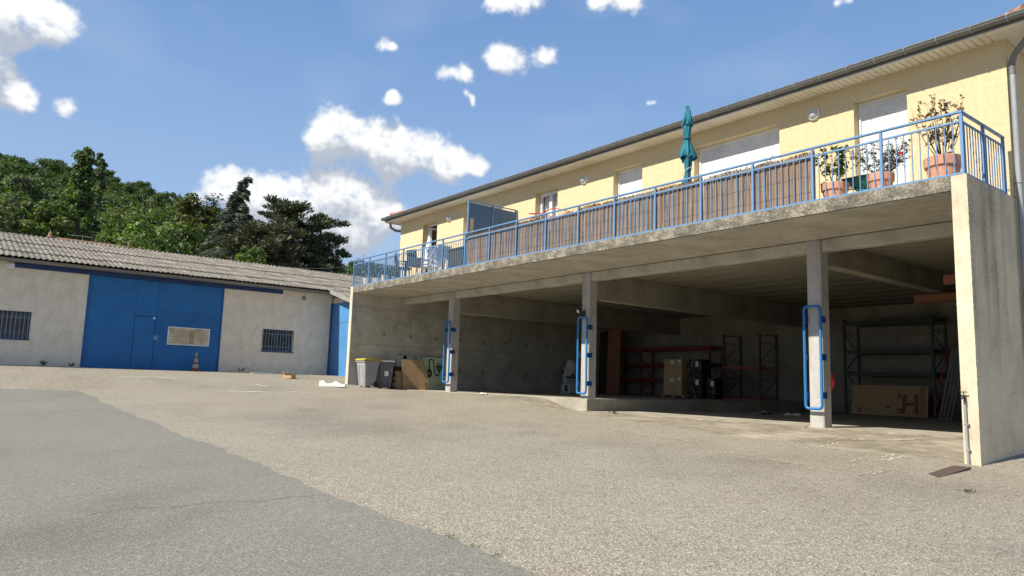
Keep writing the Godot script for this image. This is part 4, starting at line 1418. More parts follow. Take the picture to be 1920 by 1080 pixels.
func build_railing():
	var R := thing("balcony_railing", "light blue steel railing with thin balusters along the balcony edge", "railing", Vector3(0, SLAB_TOP, -0.03))
	var post := box_mesh(Vector3(0.045, 1.0, 0.045), 0.004)
	var bal := box_mesh(Vector3(0.015, 0.79, 0.015), 0.002)
	var n := 17
	var x0 := -20.83
	for i in n + 1:
		var x := lerpf(x0, 0.0, float(i) / n)
		part(R, "post", post, M.rail, Vector3(x, 0.472, 0.0))
		if i < n:
			var xn := lerpf(x0, 0.0, float(i + 1) / n)
			box(R, "middle_rail", Vector3(x + 0.0235, 0.825, -0.016), Vector3(xn - 0.0235, 0.857, 0.016), M.rail, 0.004)
			box(R, "bottom_rail", Vector3(x + 0.0235, 0.0, -0.016), Vector3(xn - 0.0235, 0.033, 0.016), M.rail, 0.004)
			for k in 9:
				part(R, "baluster", bal, M.rail, Vector3(lerpf(x, xn, (k + 1) / 10.0), 0.429, 0.0))
	box(R, "handrail", Vector3(x0 - 0.025, 0.974, -0.027), Vector3(0.025, 1.012, 0.027), M.rail, 0.006)
	for s in [[0.0, -1.74, 2], [x0, -1.95, 2]]:
		var x: float = s[0]
		var z1: float = s[1]
		for k in 2:
			var za: float = z1 * k / 2.0
			var zb: float = z1 * (k + 1) / 2.0
			part(R, "post", post, M.rail, Vector3(x, 0.472, zb))
			box(R, "middle_rail", Vector3(x - 0.016, 0.825, zb + 0.0235), Vector3(x + 0.016, 0.857, za - 0.0235), M.rail, 0.004)
			box(R, "bottom_rail", Vector3(x - 0.016, 0.0, zb + 0.0235), Vector3(x + 0.016, 0.033, za - 0.0235), M.rail, 0.004)
			for q in 7:
				part(R, "baluster", bal, M.rail, Vector3(x, 0.429, lerpf(za, zb, (q + 1) / 8.0)))
		box(R, "handrail", Vector3(x - 0.027, 0.974, z1 - 0.025), Vector3(x + 0.027, 1.011, -0.0275), M.rail, 0.006)

func build_screen():
	# rolls of split reed wired to the inside of the railing
	var S := thing("reed_screen", "brown split-reed screen tied behind the blue balcony railing", "reed screen", Vector3(0, SLAB_TOP, -0.075))
	var r := RandomNumberGenerator.new()
	r.seed = 31
	var n := FastNoiseLite.new()
	n.seed = 8
	n.frequency = 0.9
	var layer := 0
	var spans := [[-13.40, -8.6], [-8.58, -4.9], [-4.88, -2.44]]
	for s2 in spans + spans:
		var s: Array = s2
		var behind: bool = layer >= spans.size()
		layer += 1
		var st := new_st()
		var x: float = s[0]
		while x < s[1]:
			var w := r.randf_range(0.005, 0.010)
			var h: float = 0.93 + 0.035 * n.get_noise_1d(x * 2.0) + r.randf_range(-0.055, 0.025)
			if x < -8.6 and x > -9.9:
				h -= 0.06
			var lean := r.randf_range(-0.012, 0.012)
			var z := 0.012 * n.get_noise_1d(x * 1.3 + 50.0) + r.randf_range(-0.005, 0.005) - (0.016 if behind else 0.0)
			var k := r.randf_range(0.7, 1.2)
			var c := Color(0.33, 0.245, 0.18)
			var pick := r.randf()
			if pick < 0.18:
				c = Color(0.41, 0.33, 0.255)
			elif pick < 0.34:
				c = Color(0.20, 0.145, 0.108)
			elif pick < 0.42:
				c = Color(0.36, 0.24, 0.16)
			c = Color(c.r * k, c.g * k, c.b * k)
			st.set_color(c)
			# a half-round reed: three faces
			var y0 := r.randf_range(0.0, 0.012)
			var a := Vector3(x, y0, z)
			var b := Vector3(x + w * 0.5, y0, z + w * 0.5)
			var d := Vector3(x + w, y0, z)
			var up := Vector3(lean, h, r.randf_range(-0.006, 0.006))
			quad(st, a, b, b + up, a + up)
			quad(st, b, d, d + up, b + up)
			quad(st, d, a, a + up, d + up)
			tri(st, a + up, b + up, d + up)
			x += w * r.randf_range(0.45, 0.8)
		part(S, "reed_roll", done(st), M.reed).set_meta("kind", "stuff")
	for y in [0.2, 0.5, 0.8]:
		part(S, "binding_wire", tube_mesh([Vector3(-13.4, y, 0.016), Vector3(-8.0, y - 0.01, 0.018), Vector3(-2.45, y, 0.016)], 0.0025, 4), M.char)
	# the roll folded over the top at the near end
	var st2 := new_st()
	for i in 190:
		var xx := r.randf_range(-13.3, -2.6)
		var c := Color(0.12, 0.085, 0.06) * r.randf_range(0.6, 1.6)
		st2.set_color(Color(c.r, c.g, c.b))
		var a := Vector3(xx, 0.90 + r.randf_range(-0.05, 0.04), r.randf_range(-0.01, 0.02))
		st_bar(st2, a, a + Vector3(r.randf_range(-0.1, 0.1), r.randf_range(0.01, 0.07), 0.0), 0.006, 0.006)
	part(S, "loose_reeds", done(st2), M.reed).set_meta("kind", "stuff")

func build_parasol():
	var P := thing("parasol", "closed teal garden parasol standing above the reed screen", "parasol", Vector3(-5.7, SLAB_TOP, -0.6))
	part(P, "foot", lathe([Vector2(0.0, 0.0), Vector2(0.24, 0.0), Vector2(0.23, 0.05), Vector2(0.06, 0.09), Vector2(0.035, 0.30), Vector2(0.0, 0.30)], 20), M.planter)
	part(P, "pole", tube_mesh([Vector3(0, 0.2, 0), Vector3(0, 2.87, 0)], 0.02, 10), M.white)
	part(P, "finial", lathe([Vector2(0.03, 2.83), Vector2(0.045, 2.85), Vector2(0.03, 2.875), Vector2(0.0, 2.885)], 12), M.teal_dark)
	# canopy: cloth gathered by a strap, its skirt hanging in points; [height, radius, fold depth]
	var prof := [[1.02, 0.135, 0.5], [1.12, 0.12, 0.45], [1.24, 0.085, 0.35], [1.34, 0.070, 0.3], [1.46, 0.090, 0.35], [1.60, 0.105, 0.4], [1.78, 0.10, 0.35], [1.95, 0.085, 0.25], [2.08, 0.07, 0.2]]
	part(P, "canopy", cloth_mesh(prof, 5, 3, 1.6), M.teal)
	var skirt := [[1.66, 0.215, 0.55], [1.74, 0.20, 0.52], [1.84, 0.165, 0.45], [1.95, 0.12, 0.35], [2.06, 0.085, 0.25], [2.115, 0.075, 0.15], [2.20, 0.092, 0.3], [2.32, 0.108, 0.35], [2.45, 0.105, 0.35], [2.56, 0.095, 0.3], [2.64, 0.088, 0.2]]
	part(P, "skirt", cloth_mesh(skirt, 5, 4, 3.2), M.teal)
	var cap := [[2.42, 0.145, 0.55], [2.50, 0.132, 0.48], [2.58, 0.112, 0.4], [2.67, 0.088, 0.3], [2.76, 0.062, 0.2], [2.84, 0.035, 0.1], [2.86, 0.01, 0.0]]
	part(P, "vent_cap", cloth_mesh(cap, 4, 5, 1.4), M.teal)
	part(P, "strap", tube_mesh(ring_pts(0.083, 16, Vector3(0, 2.115, 0)), 0.012, 6, true), M.teal_dark)
	var cord := []
	for k in 18:
		cord.append(Vector3(cos(k * 0.55) * 0.11, 1.45 - k * 0.028, sin(k * 0.55) * 0.11))
	part(P, "cord", tube_mesh(cord, 0.005, 5), M.white)

func cloth_mesh(prof: Array, folds: int, seed_: int, drop: float) -> ArrayMesh:
	var st := SurfaceTool.new()
	st.begin(Mesh.PRIMITIVE_TRIANGLES)
	st.set_smooth_group(1)
	var n := FastNoiseLite.new()
	n.seed = seed_
	n.frequency = 1.4
	var segs := 56
	var P := func(i, k):
		var a: float = TAU * (k % segs) / segs
		var y: float = prof[i][0]
		var wob: float = n.get_noise_3d(cos(a) * 1.2, y * 1.6, sin(a) * 1.2)
		var f: float = abs(fposmod(a * folds / TAU + wob * 0.9 + y * 0.25, 1.0) - 0.5) * 2.0
		var rr: float = prof[i][1] * (1.0 - prof[i][2] * (1.0 - f) + 0.35 * wob)
		var t: float = 1.0 if i == 0 else 0.0
		return Vector3(cos(a) * rr + 0.018 * sin(y * 5.0), y + t * 0.07 * n.get_noise_2d(a * 2.0, 7.0) * drop, sin(a) * rr)
	for i in prof.size() - 1:
		for k in segs:
			quad(st, P.call(i, k + 1), P.call(i, k), P.call(i + 1, k), P.call(i + 1, k + 1))
	return done(st)

func pot_mesh(r: float, h: float) -> ArrayMesh:
	return lathe([Vector2(0.0, 0.0), Vector2(r * 0.72, 0.0), Vector2(r * 0.9, h * 0.62), Vector2(r * 0.9, h * 0.64), Vector2(r, h * 0.66), Vector2(r * 1.03, h * 0.98), Vector2(r * 1.0, h), Vector2(r * 0.93, h), Vector2(r * 0.9, h * 0.9), Vector2(0.0, h * 0.88)], 32)

func shrub(T: Node3D, base: Vector3, r: RandomNumberGenerator, stems: int, height: float, spread: float, leaves: int, size: float, cols: Array, slim: float, start: float):
	# stems that fork, leaves set along their upper part
	var st := new_st()
	var items := []
	for s in stems:
		var a := r.randf_range(0, TAU)
		var reach := spread * sqrt(r.randf())
		var tip := base + Vector3(cos(a) * reach, height * r.randf_range(0.62, 1.0), sin(a) * reach)
		var p0 := base + Vector3(cos(a), 0, sin(a)) * 0.04
		var pts := []
		for k in 6:
			var t := k / 5.0
			pts.append(p0.lerp(tip, t) + Vector3(r.randfn(), r.randfn() * 0.5, r.randfn()) * 0.012 * t + Vector3(cos(a), 0, sin(a)) * reach * 0.15 * sin(t * PI))
		st_tube(st, pts, [0.008, 0.007, 0.006, 0.0045, 0.003, 0.002], 5)
		for b in 5:
			var t0 := r.randf_range(start, 0.95)
			var o: Vector3 = pts[int(t0 * 5)].lerp(pts[min(5, int(t0 * 5) + 1)], fposmod(t0 * 5, 1.0))
			var e: Vector3 = o + rand_unit(r) * spread * r.randf_range(0.25, 0.55) + Vector3(0, 0.05, 0)
			st_tube(st, [o, (o + e) * 0.5 + Vector3(0, 0.01, 0), e], [0.003, 0.0025, 0.0015], 4)
			for l in int(leaves / float(stems * 5)):
				var q := o.lerp(e, r.randf()) + rand_unit(r) * size * 0.5
				var nn := (rand_unit(r) + Vector3(0, 0.8, 0)).normalized()
				items.append(leaf_item(r, q, nn, size, cols[r.randi() % cols.size()], 0.3, slim))
	part(T, "stems", done(st), M.stem)
	var f := part(T, "foliage", leaf_mesh(items), M.leaf)
	f.set_meta("kind", "stuff")

func build_pots():
	var r := RandomNumberGenerator.new()
	r.seed = 13
	var A := thing("potted_shrub", "terracotta pot with a green broad-leaved shrub beside the reed screen", "potted plant", Vector3(-2.27, SLAB_TOP, -0.47), 0.0, "terracotta pots behind the railing")
	part(A, "pot", pot_mesh(0.235, 0.37), M.terracotta)
	part(A, "soil", lathe([Vector2(0.0, 0.335), Vector2(0.21, 0.335), Vector2(0.0, 0.345)], 20), M.soil)
	shrub(A, Vector3(0, 0.33, 0), r, 9, 0.80, 0.36, 520, 0.085, [Color(0.07, 0.12, 0.034), Color(0.09, 0.15, 0.044), Color(0.05, 0.09, 0.026)], 0.45, 0.35)
	box(A, "plant_tag", Vector3(-0.19, 0.33, 0.08), Vector3(-0.07, 0.43, 0.09), M.paper)
	var B := thing("potted_shrub", "terracotta pot with a wiry grey-green shrub in the middle", "potted plant", Vector3(-1.45, SLAB_TOP, -0.47), 0.0, "terracotta pots behind the railing")
	part(B, "pot", pot_mesh(0.215, 0.38), M.terracotta)
	part(B, "soil", lathe([Vector2(0.0, 0.345), Vector2(0.19, 0.345), Vector2(0.0, 0.355)], 20), M.soil)
	shrub(B, Vector3(0.03, 0.34, 0), r, 18, 0.62, 0.52, 1500, 0.05, [Color(0.08, 0.10, 0.046), Color(0.105, 0.12, 0.056), Color(0.14, 0.10, 0.05), Color(0.06, 0.075, 0.036)], 0.4, 0.3)
	part(B, "flower", lathe([Vector2(0.0, 0.0), Vector2(0.035, 0.01), Vector2(0.04, 0.035), Vector2(0.0, 0.05)], 10), M.red_plastic, Vector3(0.36, 0.66, 0.02))
	var C := thing("potted_shrub", "large terracotta pot with a purple-leaved bush at the balcony corner", "potted plant", Vector3(-0.46, SLAB_TOP, -0.5), 0.0, "terracotta pots behind the railing")
	part(C, "pot", pot_mesh(0.275, 0.45), M.terracotta)
	part(C, "soil", lathe([Vector2(0.0, 0.41), Vector2(0.24, 0.41), Vector2(0.0, 0.42)], 20), M.soil)
	shrub(C, Vector3(0, 0.4, 0), r, 18, 1.05, 0.42, 1100, 0.046, [Color(0.17, 0.075, 0.065), Color(0.13, 0.06, 0.058), Color(0.21, 0.11, 0.085), Color(0.10, 0.065, 0.05)], 0.55, 0.35)
	shrub(C, Vector3(0.05, 0.9, 0), r, 2, 0.75, 0.08, 60, 0.05, [Color(0.11, 0.05, 0.045), Color(0.15, 0.07, 0.05)], 0.55, 0.6)
	part(C, "pinwheel", lathe([Vector2(0.0, 0.0), Vector2(0.05, 0.01), Vector2(0.055, 0.04), Vector2(0.02, 0.06), Vector2(0.0, 0.06)], 8), M.planter, Vector3(0.17, 0.47, 0.15))
	# wheelbarrow parked against the wall
	var W := thing("wheelbarrow", "dark green wheelbarrow parked between two terracotta pots", "wheelbarrow", Vector3(-1.92, SLAB_TOP, -1.05), 0.25)
	var st := new_st()
	var lo := [Vector3(-0.16, 0.28, -0.15), Vector3(0.20, 0.28, -0.15), Vector3(0.20, 0.28, 0.15), Vector3(-0.16, 0.28, 0.15)]
	var hi := [Vector3(-0.42, 0.50, -0.27), Vector3(0.33, 0.56, -0.27), Vector3(0.33, 0.56, 0.27), Vector3(-0.42, 0.50, 0.27)]
	for k in 4:
		quad(st, lo[k], lo[(k + 1) % 4], hi[(k + 1) % 4], hi[k])
		quad(st, lo[(k + 1) % 4] * 0.97, lo[k] * 0.97, hi[k] * 0.99, hi[(k + 1) % 4] * 0.99)
	quad(st, lo[0], lo[1], lo[2], lo[3])
	part(W, "tray", done(st), M.barrow)
	part(W, "tray_rim", tube_mesh(hi, 0.012, 6, true), M.barrow)
	for s in [-1.0, 1.0]:
		part(W, "handle", tube_mesh([Vector3(0.45, 0.17, 0.05 * s), Vector3(0.1, 0.25, 0.16 * s), Vector3(-0.4, 0.33, 0.24 * s), Vector3(-0.75, 0.46, 0.26 * s)], 0.014, 8), M.barrow_frame)
		part(W, "leg", tube_mesh([Vector3(-0.1, 0.28, 0.2 * s), Vector3(-0.24, 0.012, 0.22 * s), Vector3(-0.34, 0.012, 0.22 * s), Vector3(-0.42, 0.32, 0.24 * s)], 0.014, 8), M.barrow_frame)
	part(W, "grip", tube_mesh([Vector3(-0.66, 0.425, 0.257), Vector3(-0.78, 0.47, 0.262)], 0.02, 8), M.orange)
	part(W, "wheel", tube_mesh(ring_pts(0.13, 20, Vector3.ZERO), 0.04, 8, true), M.rubber, Vector3(0.45, 0.17, 0.0), Basis(Vector3.RIGHT, PI / 2))

func build_terrace_clutter():
	var r := RandomNumberGenerator.new()
	r.seed = 44
	# clothes horse with washing
	var D := thing("clothes_horse", "folding clothes horse hung with pale blue washing near the open door", "clothes horse", Vector3(-16.0, SLAB_TOP, -0.65))
	for s in [-0.28, 0.28]:
		part(D, "leg", tube_mesh([Vector3(-0.45, 0.008, s), Vector3(0.35, 0.95, s)], 0.009, 6), M.white)
		part(D, "leg", tube_mesh([Vector3(0.45, 0.008, s), Vector3(-0.35, 0.95, s)], 0.009, 6), M.white)
	for k in 7:
		part(D, "rod", tube_mesh([Vector3(lerpf(-0.7, 0.7, k / 6.0), 0.95 + 0.08 * abs(k - 3) / 3.0, -0.3), Vector3(lerpf(-0.7, 0.7, k / 6.0), 0.95 + 0.08 * abs(k - 3) / 3.0, 0.3)], 0.006, 5), M.white)
	for c in [[-0.47, 0.98, 0.82, M.cloth_light], [-0.23, 0.93, 0.72, M.cloth], [0.0, 0.93, 0.6, M.cloth_light], [0.23, 0.94, 0.66, M.cloth], [0.47, 0.98, 0.5, M.cloth]]:
		var st := SurfaceTool.new()
		st.begin(Mesh.PRIMITIVE_TRIANGLES)
		st.set_smooth_group(1)
		for i in 12:
			for j in 6:
				var f := func(a, b):
					var t: float = b / 6.0
					var zz: float = lerpf(-0.27, 0.27, a / 12.0)
					return Vector3(c[0] + 0.03 * sin(a * 1.3 + c[0] * 9.0) * t - 0.14 * t * (0.5 + 0.5 * sin(a * 0.5 + c[0] * 5.0)), c[1] - c[2] * t * (0.9 + 0.1 * sin(a * 0.8)), zz * (1.0 - 0.12 * t))
				quad(st, f.call(i, j + 1), f.call(i + 1, j + 1), f.call(i + 1, j), f.call(i, j))
		part(D, "washing", done(st), c[3])
	# a shirt on a hanger over the top, catching the sun
	part(D, "shirt", cloth_mesh([[0.35, 0.26, 0.35], [0.6, 0.22, 0.35], [0.85, 0.19, 0.3], [1.05, 0.17, 0.25], [1.22, 0.12, 0.2], [1.34, 0.05, 0.1], [1.38, 0.02, 0.0]], 5, 21, 1.0), M.cloth_light, Vector3(-0.38, 0.0, 0.1), Basis.from_scale(Vector3(0.8, 1.0, 0.5)))
	part(D, "hanger_hook", tube_mesh([Vector3(-0.38, 1.37, 0.1), Vector3(-0.38, 1.45, 0.1), Vector3(-0.36, 1.47, 0.1)], 0.005, 5), M.white)
	# table, chairs, storage box
	var T := thing("garden_table", "dark rectangular garden table on the far terrace", "table", Vector3(-17.3, SLAB_TOP, -0.95))
	box(T, "table_top", Vector3(-0.75, 0.70, -0.4), Vector3(0.75, 0.74, 0.4), M.char, 0.008)
	for p in [[-0.68, -0.33], [0.68, -0.33], [-0.68, 0.33], [0.68, 0.33]]:
		box(T, "leg", Vector3(p[0] - 0.03, 0.0, p[1] - 0.03), Vector3(p[0] + 0.03, 0.70, p[1] + 0.03), M.char, 0.004)
	var chairs := [[-16.85, -0.42, 0.2, "dark wicker garden chair at the railing side of the table"], [-17.75, -0.40, -0.35, "dark wicker garden chair at the far corner of the table"], [-14.95, -0.75, 2.6, "dark garden chair beside the clothes horse"]]
	var ch: Node3D = null
	for c in chairs:
		if ch == null:
			ch = thing("garden_chair", c[3], "chair", Vector3(c[0], SLAB_TOP, c[1]), c[2], "dark garden chairs on the far terrace")
			box(ch, "seat", Vector3(-0.26, 0.40, -0.26), Vector3(0.26, 0.44, 0.24), M.char, 0.01)
			part(ch, "backrest", box_mesh(Vector3(0.5, 0.5, 0.03), 0.01), M.char, Vector3(0, 0.68, 0.27), Basis(Vector3.RIGHT, 0.18))
			for s in [-1.0, 1.0]:
				part(ch, "arm", box_mesh(Vector3(0.05, 0.03, 0.5), 0.006), M.char, Vector3(0.27 * s, 0.62, 0.0))
				part(ch, "leg", tube_mesh([Vector3(0.25 * s, 0.0, -0.27), Vector3(0.26 * s, 0.61, -0.22)], 0.016, 7), M.char)
				part(ch, "leg", tube_mesh([Vector3(0.25 * s, 0.0, 0.30), Vector3(0.25 * s, 0.43, 0.22), Vector3(0.25 * s, 0.61, 0.24)], 0.016, 7), M.char)
		else:
			copy_of(ch, "garden_chair", c[3], Vector3(c[0], SLAB_TOP, c[1]), c[2])
	var S := thing("storage_box", "dark grey storage box against the privacy partition", "storage box", Vector3(-14.2, SLAB_TOP, -0.42))
	box(S, "body", Vector3(-0.42, 0.0, -0.26), Vector3(0.42, 0.60, 0.26), M.char, 0.015)
	box(S, "lid", Vector3(-0.45, 0.601, -0.28), Vector3(0.45, 0.67, 0.28), M.char, 0.015)
	# planters with grasses at the corner
	var plants := [[-20.35, -0.35, 0.16, 0.32, 0.9, "pale planter with feathery grass at the far corner of the balcony"], [-19.55, -0.35, 0.20, 0.24, 0.55, "low white planter with dark leaves behind the far railing"], [-18.95, -0.32, 0.13, 0.30, 0.45, "small white planter with leaves between the two others and the table"]]
	for p in plants:
		var G := thing("planter", p[5], "planter", Vector3(p[0], SLAB_TOP, p[1]), 0.0, "white planters at the far end of the balcony")
		part(G, "pot", lathe([Vector2(0.0, 0.0), Vector2(p[2] * 0.8, 0.0), Vector2(p[2], p[3]), Vector2(p[2] * 0.9, p[3]), Vector2(p[2] * 0.85, p[3] * 0.9), Vector2(0.0, p[3] * 0.88)], 20), M.planter)
		shrub(G, Vector3(0, p[3] * 0.86, 0), r, 9, p[4], 0.34, 320, 0.07, [Color(0.035, 0.055, 0.02), Color(0.05, 0.07, 0.03), Color(0.10, 0.10, 0.06)], 0.35, 0.25)
	var BX := thing("plastic_crate", "dark blue plastic crate by the corner planter", "crate", Vector3(-20.25, SLAB_TOP, -0.95))
	box(BX, "body", Vector3(-0.3, 0.0, -0.2), Vector3(0.3, 0.5, 0.2), M.partition, 0.015)
	box(BX, "rim", Vector3(-0.32, 0.501, -0.22), Vector3(0.32, 0.54, 0.22), M.partition, 0.01)
	var BL := thing("small_ball", "small pale pink ball at the foot of the far railing", "ball", Vector3(-19.95, SLAB_TOP + 0.05, -0.13))
	part(BL, "ball", lathe(arc_profile(0.05), 14), M.red_plastic)
	# bright red folding rack leaning by the curtained window
	var K := thing("folding_rack", "red folding airer standing behind the reed screen by the curtained window", "airer", Vector3(-10.55, SLAB_TOP, -0.9))
	for s in [-0.3, 0.3]:
		part(K, "arm", tube_mesh([Vector3(-0.62, 1.13, s), Vector3(-0.1, 1.24, s), Vector3(0.35, 1.31, s), Vector3(0.62, 1.24, s)], 0.014, 6), M.red)
		part(K, "arm", tube_mesh([Vector3(-0.66, 1.33, s), Vector3(-0.1, 1.24, s), Vector3(0.3, 1.10, s)], 0.014, 6), M.red)
		part(K, "leg", tube_mesh([Vector3(-0.1, 1.24, s), Vector3(-0.35, 0.01, s)], 0.012, 6), M.char)
		part(K, "leg", tube_mesh([Vector3(-0.1, 1.24, s), Vector3(0.3, 0.01, s)], 0.012, 6), M.char)
	for e in [Vector3(-0.62, 1.13, 0), Vector3(0.62, 1.24, 0), Vector3(-0.66, 1.33, 0)]:
		part(K, "rod", tube_mesh([e + Vector3(0, 0, -0.3), e + Vector3(0, 0, 0.3)], 0.008, 5), M.red)

	# a shrub whose tips rise over the screen before the wide shutter
	var Q := thing("potted_shrub", "twiggy grey plant whose tips rise above the reed screen before the wide shutter", "potted plant", Vector3(-3.55, SLAB_TOP, -0.75))
	part(Q, "pot", pot_mesh(0.22, 0.36), M.terracotta)
	shrub(Q, Vector3(0, 0.33, 0), r, 8, 0.98, 0.35, 260, 0.045, [Color(0.12, 0.12, 0.08), Color(0.08, 0.09, 0.05)], 0.4, 0.4)

func arc_profile(r: float) -> Array:
	var p := []
	for k in 11:
		var a := -PI / 2 + PI * k / 10
		p.append(Vector2(max(0.0, cos(a) * r), sin(a) * r))
	p[0].x = 0.0
	p[10].x = 0.0
	return p

# ---------------------------------------------------------------- in and about the garage
func build_garage_things():
	# blue tubular guards on the columns
	var cols := [[-17.3, -17.0, -0.05, 2.05, "blue tubular guard on the farthest column, beside the green sign"], [-10.5, -10.2, -0.23, 1.86, "blue tubular guard on the middle column, under the floodlight"], [-3.75, -3.44, -0.33, 1.74, "blue tubular guard on the nearest column"]]
	for c in cols:
		var xm: float = (c[0] + c[1]) / 2
		var G := thing("column_guard", c[4], "column guard", Vector3(xm, c[2], -1.93), 0.0, "blue guards on the garage columns")
		var h: float = c[3] - c[2]
		var pts := []
		var w := 0.175
		var q := 0.07
		for cr in [[w - q, h - q, 0.0], [-w + q, h - q, PI / 2], [-w + q, q, PI], [w - q, q, 1.5 * PI]]:
			for k in 5:
				var a: float = cr[2] + PI / 2 * k / 4
				pts.append(Vector3(cr[0] + cos(a) * q, cr[1] + sin(a) * q, 0))
		# close spacing along the straight sides keeps the tube round
		part(G, "tube", tube_mesh(pts, 0.029, 10, true), M.guard)
		for t in [0.13, 0.5, 0.87]:
			for s in [-1.0, 1.0]:
				box(G, "bracket", Vector3(0.158 if s > 0 else -0.166, h * t - 0.065, -0.235), Vector3(0.166 if s > 0 else -0.158, h * t + 0.065, -0.01), M.bracket, 0.002)
	# floodlight above the middle guard
	var F := thing("floodlight", "small black floodlight on the middle column above its guard", "floodlight", Vector3(-10.38, 1.98, -2.03))
	box(F, "bracket", Vector3(-0.03, -0.07, 0.0), Vector3(0.03, 0.07, 0.05), M.black, 0.004)
	part(F, "arm", tube_mesh([Vector3(0, 0, 0.03), Vector3(-0.03, 0.02, 0.12)], 0.015, 6), M.black)
	part(F, "head", box_mesh(Vector3(0.17, 0.13, 0.06), 0.012), M.black, Vector3(-0.06, 0.06, 0.16), Basis(Vector3.UP, -0.3) * Basis(Vector3.RIGHT, 0.5))
	part(F, "lens", box_mesh(Vector3(0.13, 0.09, 0.006), 0.002), M.lamp_glass, Vector3(-0.071, 0.044, 0.19), Basis(Vector3.UP, -0.3) * Basis(Vector3.RIGHT, 0.5))
	part(F, "sensor", lathe(arc_profile(0.035), 10), M.black, Vector3(0.01, -0.06, 0.08))
	build_racks()
	# cartons on a pallet
	var P := thing("pallet", "wooden pallet under the cartons on the loading dock", "pallet", Vector3(-14.36, FLOOR_D, -11.1))
	for k in 5:
		box(P, "deck_board", Vector3(-0.55, 0.078, -0.4 + k * 0.18), Vector3(0.55, 0.1, -0.28 + k * 0.18), M.wood, 0.003)
	for x in [-0.5, 0.0, 0.5]:
		box(P, "runner", Vector3(x - 0.05, 0.0, -0.4), Vector3(x + 0.05, 0.077, 0.44), M.wood, 0.003)
	carton("lower brown carton with white labels on the pallet", Vector3(-14.42, FLOOR_D + 0.1, -11.05), Vector3(0.86, 0.72, 0.7), 0.05)
	carton("upper brown carton with a white label stacked on another", Vector3(-14.38, FLOOR_D + 0.82, -11.05), Vector3(0.90, 0.68, 0.7), -0.02)
	var wraps := [["tall stack wrapped in shiny black film beside the cartons", Vector3(-13.45, FLOOR_D, -11.2), Vector3(0.62, 0.85, 0.7)], ["black wrapped bundle on top of the tall wrapped stack", Vector3(-13.5, FLOOR_D + 0.85, -11.2), Vector3(0.66, 0.64, 0.6)], ["low black wrapped pile right of the cartons", Vector3(-12.9, FLOOR_D, -11.4), Vector3(0.42, 0.8, 0.6)]]
	for w in wraps:
		var B := thing("wrapped_bundle", w[0], "wrapped bundle", w[1], 0.0, "black wrapped bundles on the dock")
		part(B, "wrapping", crumpled_box(w[2], int(w[1].x * 10)), M.black_wrap)
		part(B, "paper_label", box_mesh(Vector3(0.14, 0.2, 0.004)), M.paper, Vector3(w[2].x * 0.2, w[2].y * 0.72, w[2].z / 2 + 0.012))
	# pale machine in the far bay
	var K := thing("band_saw", "pale grey workshop machine standing by the far bay's wall behind the middle column", "machine", Vector3(-18.35, FLOOR_D, -9.0), -0.25)
	box(K, "base", Vector3(-0.36, 0.0, -0.3), Vector3(0.36, 0.42, 0.3), M.machine, 0.03)
	box(K, "column", Vector3(-0.34, 0.421, -0.25), Vector3(-0.06, 1.05, 0.25), M.machine, 0.04)
	part(K, "wheel_housing", lathe([Vector2(0.0, 0.0), Vector2(0.33, 0.0), Vector2(0.34, 0.02), Vector2(0.34, 0.2), Vector2(0.32, 0.23), Vector2(0.0, 0.23)], 24), M.machine, Vector3(-0.04, 1.08, -0.12), Basis(Vector3.RIGHT, PI / 2))
	box(K, "table", Vector3(-0.05, 0.66, -0.28), Vector3(0.45, 0.71, 0.32), M.char, 0.008)
	box(K, "switch_box", Vector3(-0.30, 0.85, 0.251), Vector3(-0.18, 0.98, 0.29), M.black, 0.006)
	box(K, "switch_box", Vector3(0.0, 0.1, 0.301), Vector3(0.22, 0.34, 0.31), M.black, 0.004)
	for x in [-0.3, 0.3]:
		box(K, "foot", Vector3(x - 0.07, -0.0, 0.28), Vector3(x + 0.07, 0.06, 0.36), M.machine, 0.006)
	# tall boards in the back corner
	var T := thing("tall_panel", "tall brown panel leaning in the back corner of the far bay", "panel", Vector3(-19.5, FLOOR_D, -12.7))
	part(T, "board", box_mesh(Vector3(0.78, 3.02, 0.03), 0.004), M.brown_panel, Vector3(0, 1.51, 0), Basis(Vector3.RIGHT, -0.03))
	part(T, "edge_batten", box_mesh(Vector3(0.06, 3.02, 0.05), 0.004), M.orange, Vector3(0.42, 1.51, 0.02), Basis(Vector3.RIGHT, -0.03))
	var T2 := thing("tall_panel", "dark narrow panel left of the tall brown one", "panel", Vector3(-20.2, FLOOR_D, -12.75))
	part(T2, "board", box_mesh(Vector3(0.55, 2.9, 0.03), 0.004), M.dark_wood, Vector3(0, 1.45, 0), Basis(Vector3.RIGHT, -0.03))
	part(T2, "edge_batten", box_mesh(Vector3(0.05, 2.9, 0.05), 0.004), M.dark_wood, Vector3(0.25, 1.45, 0.025), Basis(Vector3.RIGHT, -0.03))
	# board with a red H under the near rack
	var Hb := thing("chipboard_sheet", "large chipboard sheet with a dark red H leaning on the near rack", "chipboard sheet", Vector3(-7.1, FLOOR_R, -12.72))
	var lean := Basis(Vector3.RIGHT, -0.16)
	part(Hb, "sheet", box_mesh(Vector3(2.46, 1.0, 0.022), 0.002), M.chipboard, Vector3(0, 0.5, -0.08), lean)
	var dark = M.rack_red
	for s in [[0.50, 0.56, 0.07, 0.74, 0.10], [0.88, 0.56, 0.07, 0.74, -0.04]]:
		part(Hb, "painted_stroke", box_mesh(Vector3(0.13, 0.64, 0.004)), dark, Vector3(s[0], 0.40, -0.0505), lean * Basis(Vector3.BACK, -s[4]))
	part(Hb, "painted_stroke", box_mesh(Vector3(0.28, 0.10, 0.004)), dark, Vector3(0.69, 0.40, -0.0495), lean)
